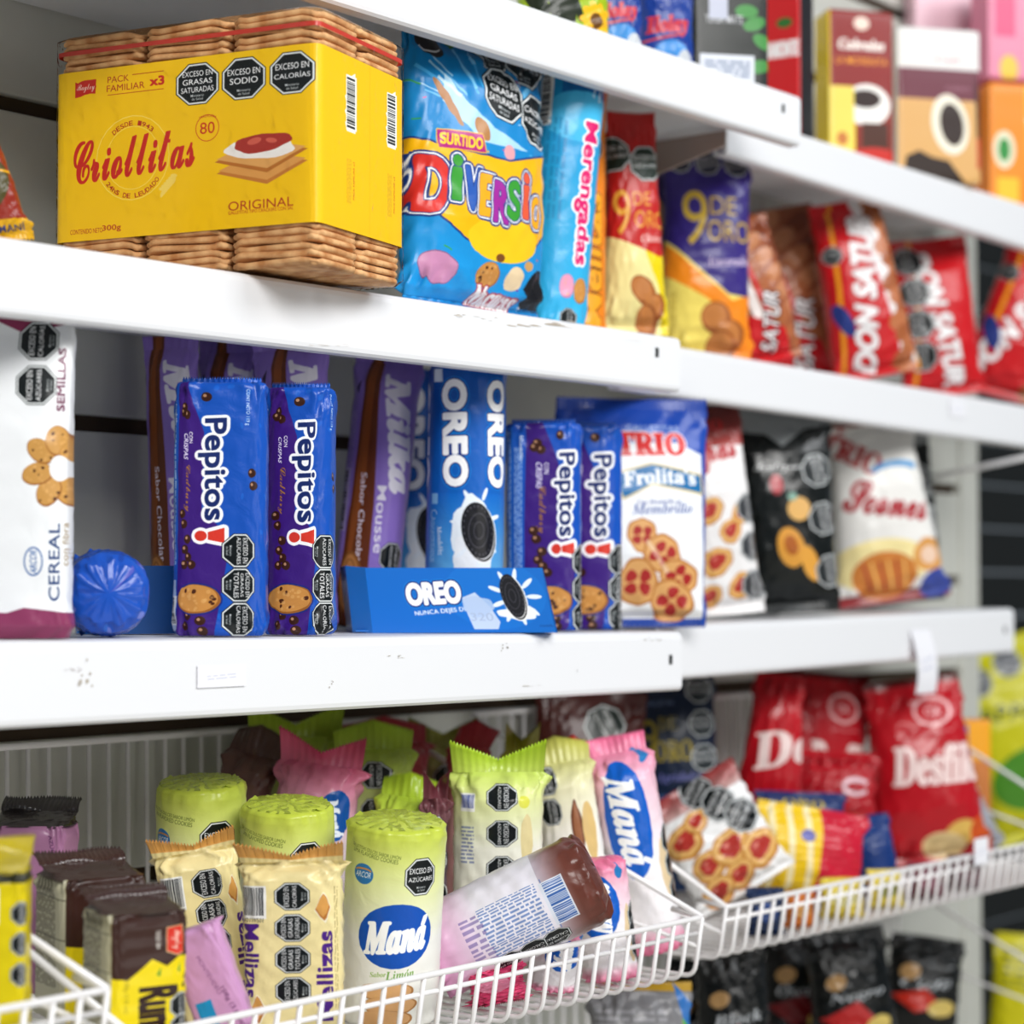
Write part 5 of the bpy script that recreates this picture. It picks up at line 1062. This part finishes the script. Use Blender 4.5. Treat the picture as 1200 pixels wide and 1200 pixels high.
link('carton', loft('c', [(0, 26 * sp.k, 14 * sp.k, 14, 0, 0), (sp.h, 26 * sp.k, 14 * sp.k, 14, 0, 0)], 64, printed(aB, 'box_print', .4), 'wrap', 0, 1), r)
link('lid_flap', box_mesh('lid', -26 * sp.k, 26 * sp.k, -14 * sp.k, 14 * sp.k, sp.h, sp.h + .002, .0008, plain('orange_card', 'e89020', .5)), r)
def a_wj(a):
    w, h = a.w, a.h; a.rect(0, 0, w, h, 'f0f0f0'); a.vgrad(0, 0, w, h * .2, '8a2a2a', 'c8a8a4')
    for x, y, r, q in ((.22, .40, 24, 0), (.40, .30, 16, 0), (.30, .66, 22, 0), (.55, .62, 26, 0), (.78, .74, 26, 0), (.50, .84, 20, 0), (.26, .88, 22, 0)): jam(a, w * x, h * y, r, 20)
    for x, y in ((.55, .10), (.66, .27), (.78, .44)): a.octa(w * x, h * y, 20, AZ, 30, sub=False)
sp = Spot(876, 1.15, None, vb=1108, vt=962); bag('biscuit_bag', 'white bag of round jam biscuits, octagons along one edge, behind the right basket wires', 'biscuit bag', None, sp, 130, 56, a_wj, yaw=6, pitch=-10, roll=-30, seed=307, rip=.0035, bs=.8, rough=.2)
sp = Spot(740, 1.19, RZ + .03, vt=880); 
def a_yst(a):
    w, h = a.w, a.h; a.rect(0, 0, w, h, 'c41a34')
    a.rect(0, 0, w * .56, h, 'ecc418')
    for q in range(4): a.line([(w * (-.02 + q * .15), 0), (w * (.06 + q * .15), h)], w * .05, 'f2e4b4')
    a.ell(w * .44, h * .3, 9, 7, '6a6ab0')
sp = Spot(935, 1.15, None, vb=1055, vt=948); bag('biscuit_bag', 'bag with yellow and cream stripes and a red half, beside the white jam biscuit bag', 'biscuit bag', None, sp, 146, 56, a_yst, yaw=10, roll=10, seed=308, rip=.0035, bs=.8, topw=.94, dz=.0)
sp = Spot(934, 1.19, None, vb=990, vt=928); bag('biscuit_bag', 'dark blue bag with yellow print, only its upper edge above the striped bag', 'biscuit bag', None, sp, 112, 44, lambda a: (a.rect(0, 0, a.w, a.h, '1a3066'), a.text('ORO', a.w * .5, a.h * .2, 50, 9, 'c8b040', -2, 'serif')), yaw=10, roll=3, seed=309)
sp = Spot(1030, 1.13, None, vb=1045, vt=955); bag('biscuit_bag', 'small royal blue bag between the striped bag and the largest red pouch', 'biscuit bag', None, sp, 50, 34, lambda a: a.rect(0, 0, a.w, a.h, '123474'), yaw=10, roll=-10, seed=310)
sp = Spot(1152, 1.16, None, vb=1000, vt=892); bag('biscuit_bag', 'grey bag with a slanting chain of dark octagons at the basket\'s far end', 'biscuit bag', None, sp, 54, 34, lambda a: (a.rect(0, 0, a.w, a.h, '9a9ca4'), [a.octa(a.w * .45, a.h * v, 17, AZ, 30, sub=False) for v in (.2, .5, .8)]), yaw=0, roll=-26, seed=311)
# low packs seen through the wires of the right basket
for q, (u, vt, wp, col, col2, lab) in enumerate(((895, 1042, 46, '15294e', '2a4a8a', 'dark blue pack lying low behind the wires, below the striped bag'), (935, 1046, 34, 'd87a2c', 'f0b060', 'narrow orange pack lying low behind the wires'), (985, 1030, 52, 'e2cc48', 'f0e8a0', 'pale yellow pack low behind the wires, left of its twin'), (1035, 1020, 44, 'e6d250', '9a9a48', 'pale yellow pack low behind the wires, below the largest red pouch'), (1082, 1012, 44, '6a2438', '9a5468', 'maroon pack low behind the wires near the wall end'), (1128, 1002, 40, '5a2030', '7a4450', 'small dark maroon pack furthest along behind the wires'))):
    sp = Spot(u, 1.082, RZ, vt=vt); bag('biscuit_bag', lab, 'biscuit bag', None, sp, wp, 22, lambda a: (a.rect(0, 0, a.w, a.h, col), a.ell(a.w * .5, a.h * .5, a.w * .3, a.h * .2, col2)), yaw=8, seed=320 + q, rip=.002)
# paper ticket clipped on the basket rim
k = mpp(1150, YB2); tag(link('price_label', label_mesh(22 * k / .63, 30 * k, .0), None, None, at(1150, 982, YB2 - .006)), 'small white ticket clipped on the far end of the right basket rim', 'label')
# hanging yellow green bag past the end of the wall, with its hook rail
def a_yg(a):
    w, h = a.w, a.h; a.rect(0, 0, w, h, 'c8c414'); a.octa(w * .3, h * .16, 17, AZ, 0, sub=False, bg='3c4048'); a.octa(w * .62, h * .12, 16, CA, 0, sub=False, bg='3c4048'); a.text('PAPAS', w * .4, h * .34, w * .6, 18, '3a4a20', -8, 'bold'); a.ell(w * .5, h * .7, w * .4, h * .16, '4a8a24')
sp = Spot(1232, 1.36, None, vb=975, vt=742); bag('snack_bag', 'yellow green snack bag hanging past the end of the slatted panel', 'snack bag', None, sp, 132, 50, a_yg, yaw=0, roll=-20, seed=330)
sp = Spot(1188, 1.36, None, vb=1290, vt=1096); bag('snack_bag', 'yellow snack bag with dark print at the lowest right of the photo', 'snack bag', None, sp, 90, 44, lambda a: (a.rect(0, 0, a.w, a.h, 'c8c012'), a.micro(a.w * .5, a.h * .2, a.w * .8, 50, 6, '5a5a20', 0, .6)), yaw=0, roll=6, seed=331)
pA = at(1062, 566, 1.33); pB = at(1206, 535, 1.20)
r = tag(empty('support_arm', pA), 'thin pale metal arm below the second shelf, past the panel end', 'bracket'); link('rod', tube('rod', [(0, 0, 0), tuple(pB - pA)], .0035, wire_white), r); link('foot', box_mesh('foot', -.006, .006, -.004, .022, -.012, .012, .002, wire_white), r)

# ---------------------------------------------------------------- lowest basket, mostly below the frame
KZ = EYE - .545
basket('white wire basket lowest down, holding black bags, mostly below the frame', X2 - .22, 2.42, 1.06, -.50, -.548, -.37)
def a_bk(c2, lab):
    def f(a):
        w, h = a.w, a.h; a.rect(0, 0, w, h, '0b0e0e'); a.text(lab, w * .5, h * .42, w * .6, 13, 'b8bcc0', 4, 'seri'); a.ell(w * .3, h * .32, 12, 9, 'b08a5a', 20); a.poly([(w * .1, h * .55), (w * .5, h * .45), (w * .7, h * .6), (w * .4, h * .68)], c2); a.ell(w * .7, h * .62, 16, 10, 'c8b060', 10)
    return f
BK = 'black bags in the lowest basket'
for q, (u, Y, vt, wp, yaw, roll, c2, t, lab) in enumerate(((866, 1.20, 1098, 98, 8, -4, '9a1c1c', 'Black', 'black bag with red patches, first of the black bags under the right basket'), (930, 1.30, 1090, 104, 4, 3, '6a1418', 'Oscuro', 'black bag behind, second of those under the right basket'), (1004, 1.20, 1094, 112, 10, -6, 'a81c1c', 'Negro', 'black bag with a pale curved word, under the middle of the right basket'), (1068, 1.24, 1104, 100, 0, 8, 'b82a1c', 'Café', 'black bag with red and yellow print, last before the panel end'), (796, 1.29, 1128, 78, 12, 6, 'a08a1c', 'Tostado', 'black and mustard bag directly below the basket joint'))):
    sp = Spot(u, Y, KZ, vt=vt); bag('coffee_bag', lab, 'bag', BK, sp, wp, 54, a_bk(c2, t), yaw=yaw, roll=roll, seed=340 + q, rip=.004, bs=.9, rough=.22, topw=.85)
sp = Spot(742, 1.13, KZ, vt=1152); bag('flour_bag', 'grey silver bag with a blue and green stripe, lowest below the middle basket', 'bag', None, sp, 120, 50, lambda a: (a.rect(0, 0, a.w, a.h, '77777a'), a.rect(0, 0, a.w, a.h * .05, 'b08a20'), a.poly([(a.w * .8, 0), (a.w, a.h * .1), (a.w, a.h * .3)], '2a6ab0'), a.poly([(a.w * .9, a.h * .16), (a.w, a.h * .22), (a.w, a.h * .4)], '5ab030'), a.micro(a.w * .4, a.h * .2, a.w * .7, 40, 5, '9a9a9e')), yaw=6, roll=2, seed=350, rip=.003, rough=.3)

# ---------------------------------------------------------------- top shelf
def a_sun(a):
    w, h = a.w, a.h; a.rect(0, 0, w, h, '9cb818'); a.text('YERBA', w * .35, h * .80, w * .5, h * .2, '20281a', 10, 'bold', bold=3)
    for q in range(10): a.ell(w * .78 + 15 * math.cos(q * .63), h * .86 + 15 * math.sin(q * .63), 8, 5, 'f0b818', -math.degrees(q * .63))
    a.ell(w * .78, h * .86, 9, 9, '6a4414')
sp = Spot(660, 1.125, zA, vt=-110); bag('yerba_bag', 'lime green bag with black lettering and a sunflower, on the top shelf', 'bag', None, sp, 118, 60, a_sun, yaw=20, seed=401, foot=True)
def a_blu(a):
    w, h = a.w, a.h; a.rect(0, 0, w, h, '1a3c90'); a.text('Ilolay', w * .45, h * .70, w * .7, h * .12, 'c83a4a', 6, 'seri', bold=1.4); a.ell(w * .5, h * .86, w * .3, h * .08, '3a8ad0', 10); a.ell(w * .75, h * .9, w * .14, h * .07, 'c8ccd0'); a.line([(0, h * .8), (w * .7, h * .74)], 3, 'c84a50')
sp = Spot(722, 1.13, zA, vt=-100); bag('milk_bag', 'blue bag with red script right of the sunflower, left of its twin', 'bag', 'blue bags on the top shelf', sp, 66, 50, a_blu, yaw=16, seed=402, foot=True)
sp = Spot(780, 1.14, zA, vt=-100); bag('milk_bag', 'blue bag with red script beside the black carton on the top shelf', 'bag', 'blue bags on the top shelf', sp, 72, 50, a_blu, yaw=16, seed=403, foot=True)
def carton(name, lab, cat, sp, w, d, art, yaw, roll=0, e=16, rough=.35, group=None, lid=None):
    r = root(name, lab, cat, group, sp, yaw, 0, roll); k = sp.k; P = perim(w / 2, d / 2, e); a = Art(P, sp.hp, res=1.8); art(a, P / 2, w, d); m = printed(a, name + '_print', rough, 20, .1)
    H = sp.h; A, B_ = w * k / 2, d * k / 2
    link('carton', loft('carton', [(0, A * .98, B_ * .98, e, 0, 0), (.002, A, B_, e, 0, 0), (H - .003, A, B_, e, 0, 0), (H, A * .98, B_ * .97, e, 0, 0)], 96, m, 'wrap', .0004, 5, True, True, steps=20), r)
    link('top_flap', box_mesh('top_flap', -A * .96, A * .96, -B_ * .95, B_ * .2, H, H + .0012, .0004, plain('card_' + (lid or 'e8e4da'), lid or 'e8e4da', .5)), r)
    return r
def a_c1(a, c, w, d):
    a.rect(0, 0, a.w, a.h, '0c1410'); h = a.h
    for x, y, q in ((.30, .62, 20), (.42, .72, -30), (.36, .86, 10), (.20, .55, 0)): a.ell(c + w * x, h * y, 14, 8, '3a8a3a', q)
    a.rect(c - w * .42, h * .80, c + w * .3, h * .96, 'd4d8e0'); a.micro(c - w * .06, h * .88, w * .6, h * .1, 4, '5a6a8a'); a.text('YERBA MATE', c - w * .1, h * .6, w * .5, 10, 'c8c8cc'); a.rect(c - w * .3, h * .46, c - w * .05, h * .6, 'b8bccc')
sp = Spot(850, 1.13, zA, vt=-90); carton('yerba_pack', 'black carton with green leaves and a white printed panel, on the top shelf', 'carton', sp, 92, 60, a_c1, 12, lid='101814')
def a_c2(a, c, w, d):
    a.rect(0, 0, a.w, a.h, '14181c'); h = a.h; a.rect(c - w / 2, 0, c + w / 2, h, 'c81c22'); a.text('ROSAMONTE', c + w * .06, h * .58, w * .80, h * .07, 'f0e8e8', 0, 'bold', bold=1)
    for x, y, q in ((-.3, .50, 20), (-.22, .68, 60), (-.34, .78, 90), (.2, .46, 0)): a.ell(c + w * x, h * y, 10, 6, '2a6a2a', q)
    for q in range(5): a.ell(c - w * .2 + q * w * .14, h * (.90 + .02 * (q % 2)), 7, 8, 'f0b418')
sp = Spot(918, 1.215, zAr, vt=-80); carton('yerba_pack', 'red and black carton with white block lettering and green leaves', 'carton', sp, 66, 44, a_c2, -30, lid='14181c')
def a_c3(a, c, w, d):
    a.rect(0, 0, a.w, a.h, 'f0cc12'); h = a.h; a.rect(c - w / 2 + 2, 0, c + w / 2, h * .55, '8a1c18'); a.ell(c, h * .08, 10, 8, 'f0d8c8'); a.text('Cabrales', c, h * .22, w * .7, h * .07, 'f2ece4', 0, 'seri', bold=.8); a.text('LA MORENITA', c, h * .33, w * .8, h * .05, 'f0a020')
    a.rect(c - w * .1, h * .55, c + w / 2, h, '8a2a1c'); a.ell(c + w * .08, h * .62, w * .36, h * .14, 'f4f0ea'); a.ell(c + w * .05, h * .58, w * .24, h * .06, '2a140c'); a.rect(c + w * .0, h * .74, c + w * .4, h * .92, '4a2414'); a.ell(c + w * .2, h * .98, w * .4, h * .08, 'c8281c'); a.rect(c - w / 2, h * .5, c - w * .12, h, 'f0d860'); a.ell(c - w * .3, h * .85, 7, 8, 'c87838')
sp = Spot(1004, 1.21, zAr, vt=22); carton('coffee_box', 'yellow and dark red coffee carton with a white cup', 'coffee box', sp, 82, 44, a_c3, 14, lid='8a1c18')
def a_c4(a, c, w, d):
    a.rect(0, 0, a.w, a.h, 'e4e2e0'); h = a.h; a.rect(c - w / 2, h * .26, a.w, h * .46, '6a2c3c'); a.text('Café', c + w * .1, h * .2, w * .3, 6, 'c87a8a', 0, 'seri'); a.text('CLÁSICO', c + w * .22, h * .38, w * .3, 6, 'a87a8a')
    a.rect(c - w / 2, h * .46, a.w, h, 'd8a868'); a.ell(c + w * .12, h * .62, w * .22, h * .20, 'f0ead8', 10); a.ell(c + w * .14, h * .62, w * .14, h * .14, '2a1810', 10)
    a.poly([(c - w * .45, h), (c - w * .4, h * .84), (c - w * .25, h * .8), (c - w * .1, h * .84), (c + .1 * w, h * .86), (c + w * .3, h), (c, h)], '2a1a10'); a.poly([(c + w * .42, h * .3), (c + w * .62, h * .8), (c + w * .45, h * .9)], '3a2418'); a.rect(c + w * .44, h * .7, c + w * .6, h * .9, 'c84a3a')
    a.micro(c - w * .62, h * .5, h * .7, 16, 4, '9a9aa8', 90, .5)
sp = Spot(1094, 1.20, zAr, vt=44); carton('coffee_box', 'white and plum coffee carton showing a black cup on a tan ground', 'coffee box', sp, 106, 50, a_c4, 14, lid='e4e4e0')
def a_c5(a, c, w, d):
    h = a.h; a.rect(0, 0, a.w, h, 'e8c0cc'); a.ell(c - w * .1, h * .66, w * .36, h * .15, 'c83048', 10); a.text('Exprimi', c - w * .1, h * .66, w * .5, 9, 'f0c8d0', 8, 'seri'); a.ell(c + w * .1, h * .78, w * .24, h * .06, '2a7a3a', -10); a.rect(c + w * .3, 0, c + w * .5, h, 'd84a78')
sp = Spot(1116, 1.325, zAr, vt=-70); carton('juice_box', 'white pink and green carton behind the plum coffee carton', 'juice box', sp, 100, 30, a_c5, 16, lid='e8c0cc')
def a_c6(a, c, w, d):
    h = a.h; a.rect(0, 0, a.w, h, 'ec8a1c'); a.ell(c - w * .30, h * .52, 14, 22, 'e8e4c8'); a.ell(c - w * .30, h * .52, 8, 14, '2a8a3a'); a.rect(c - w * .4, h * .74, c - w * .1, h, 'f0c030'); a.vgrad(c, 0, c + w / 2, h, 'f0b020', 'd86a1c'); a.text('TANG', c + w * .2, h * .3, w * .4, 12, 'f4f0e0')
sp = Spot(1194, 1.21, zAr, vt=108); carton('juice_box', 'orange carton with a green leaf seal at the photo\'s right edge, under the pink one', 'juice box', sp, 92, 46, a_c6, 16, lid='ec8a1c')
def a_c7(a, c, w, d):
    h = a.h; a.rect(0, 0, a.w, h, 'e488a4'); a.rect(c - w * .4, h * .2, c - w * .1, h * .6, 'd84a78'); a.ell(c - w * .2, h * .9, 12, 16, 'e8c040')
z2 = sp.z + sp.h + .006
sp = Spot(1192, 1.21, z2, vt=-20); carton('juice_box', 'pink carton standing on the orange one', 'juice box', sp, 88, 44, a_c7, 16, lid='e488a4')
# ---------------------------------------------------------------- let every package touch what carries it and stay clear of the wall and wires
def extent(r, V=None):
    P = []
    for o in r.children:
        if o.type != 'MESH': continue
        n = len(o.data.vertices); c = np.empty(n * 3, np.float32); o.data.vertices.foreach_get('co', c); m = np.array(r.matrix_basis @ o.matrix_basis)
        P.append(c.reshape(-1, 3) @ m[:3, :3].T + m[:3, 3])
    P = np.vstack(P); return P.min(0), P.max(0)
for r, zb, sp in SETTLE:
    lo, hi = extent(r)
    inb = zb in (FZ, LZ, RZ, KZ) or zb is None
    ymax = YW - .018 if inb and lo[2] < EYE + .1 else YW - .003
    if zb is not None:
        sup = zb(sp.X) if callable(zb) else zb
        r.location.z += sup + .0006 - lo[2]
        top = {zB: zA, zBr: zAr, zC: zB, zCr: zBr}.get(zb) if callable(zb) else None
        if top is not None and hi[2] - lo[2] > top(sp.X) - .0135 - sup: r.scale.z = (top(sp.X) - .0135 - sup) / (hi[2] - lo[2])
    q = r.location.x / r.location.y
    def shift(dy): r.location.y += dy; r.location.x += dy * q
    if hi[1] > ymax and lo[0] < 2.62: shift(ymax - hi[1]); hi[1] = ymax
    if zb is None and X3 < r.location.x < 2.3 and abs(r.location.z - RZ) < .25:
        if lo[1] < YB2 + .012: shift(YB2 + .012 - lo[1])
        if lo[2] < RZ: r.location.z += RZ - lo[2]
    if zb in (FZ, LZ) and lo[1] < YB + .012: shift(YB + .012 - lo[1])
    if zb == RZ and lo[1] < YB2 + .012: shift(YB2 + .012 - lo[1])
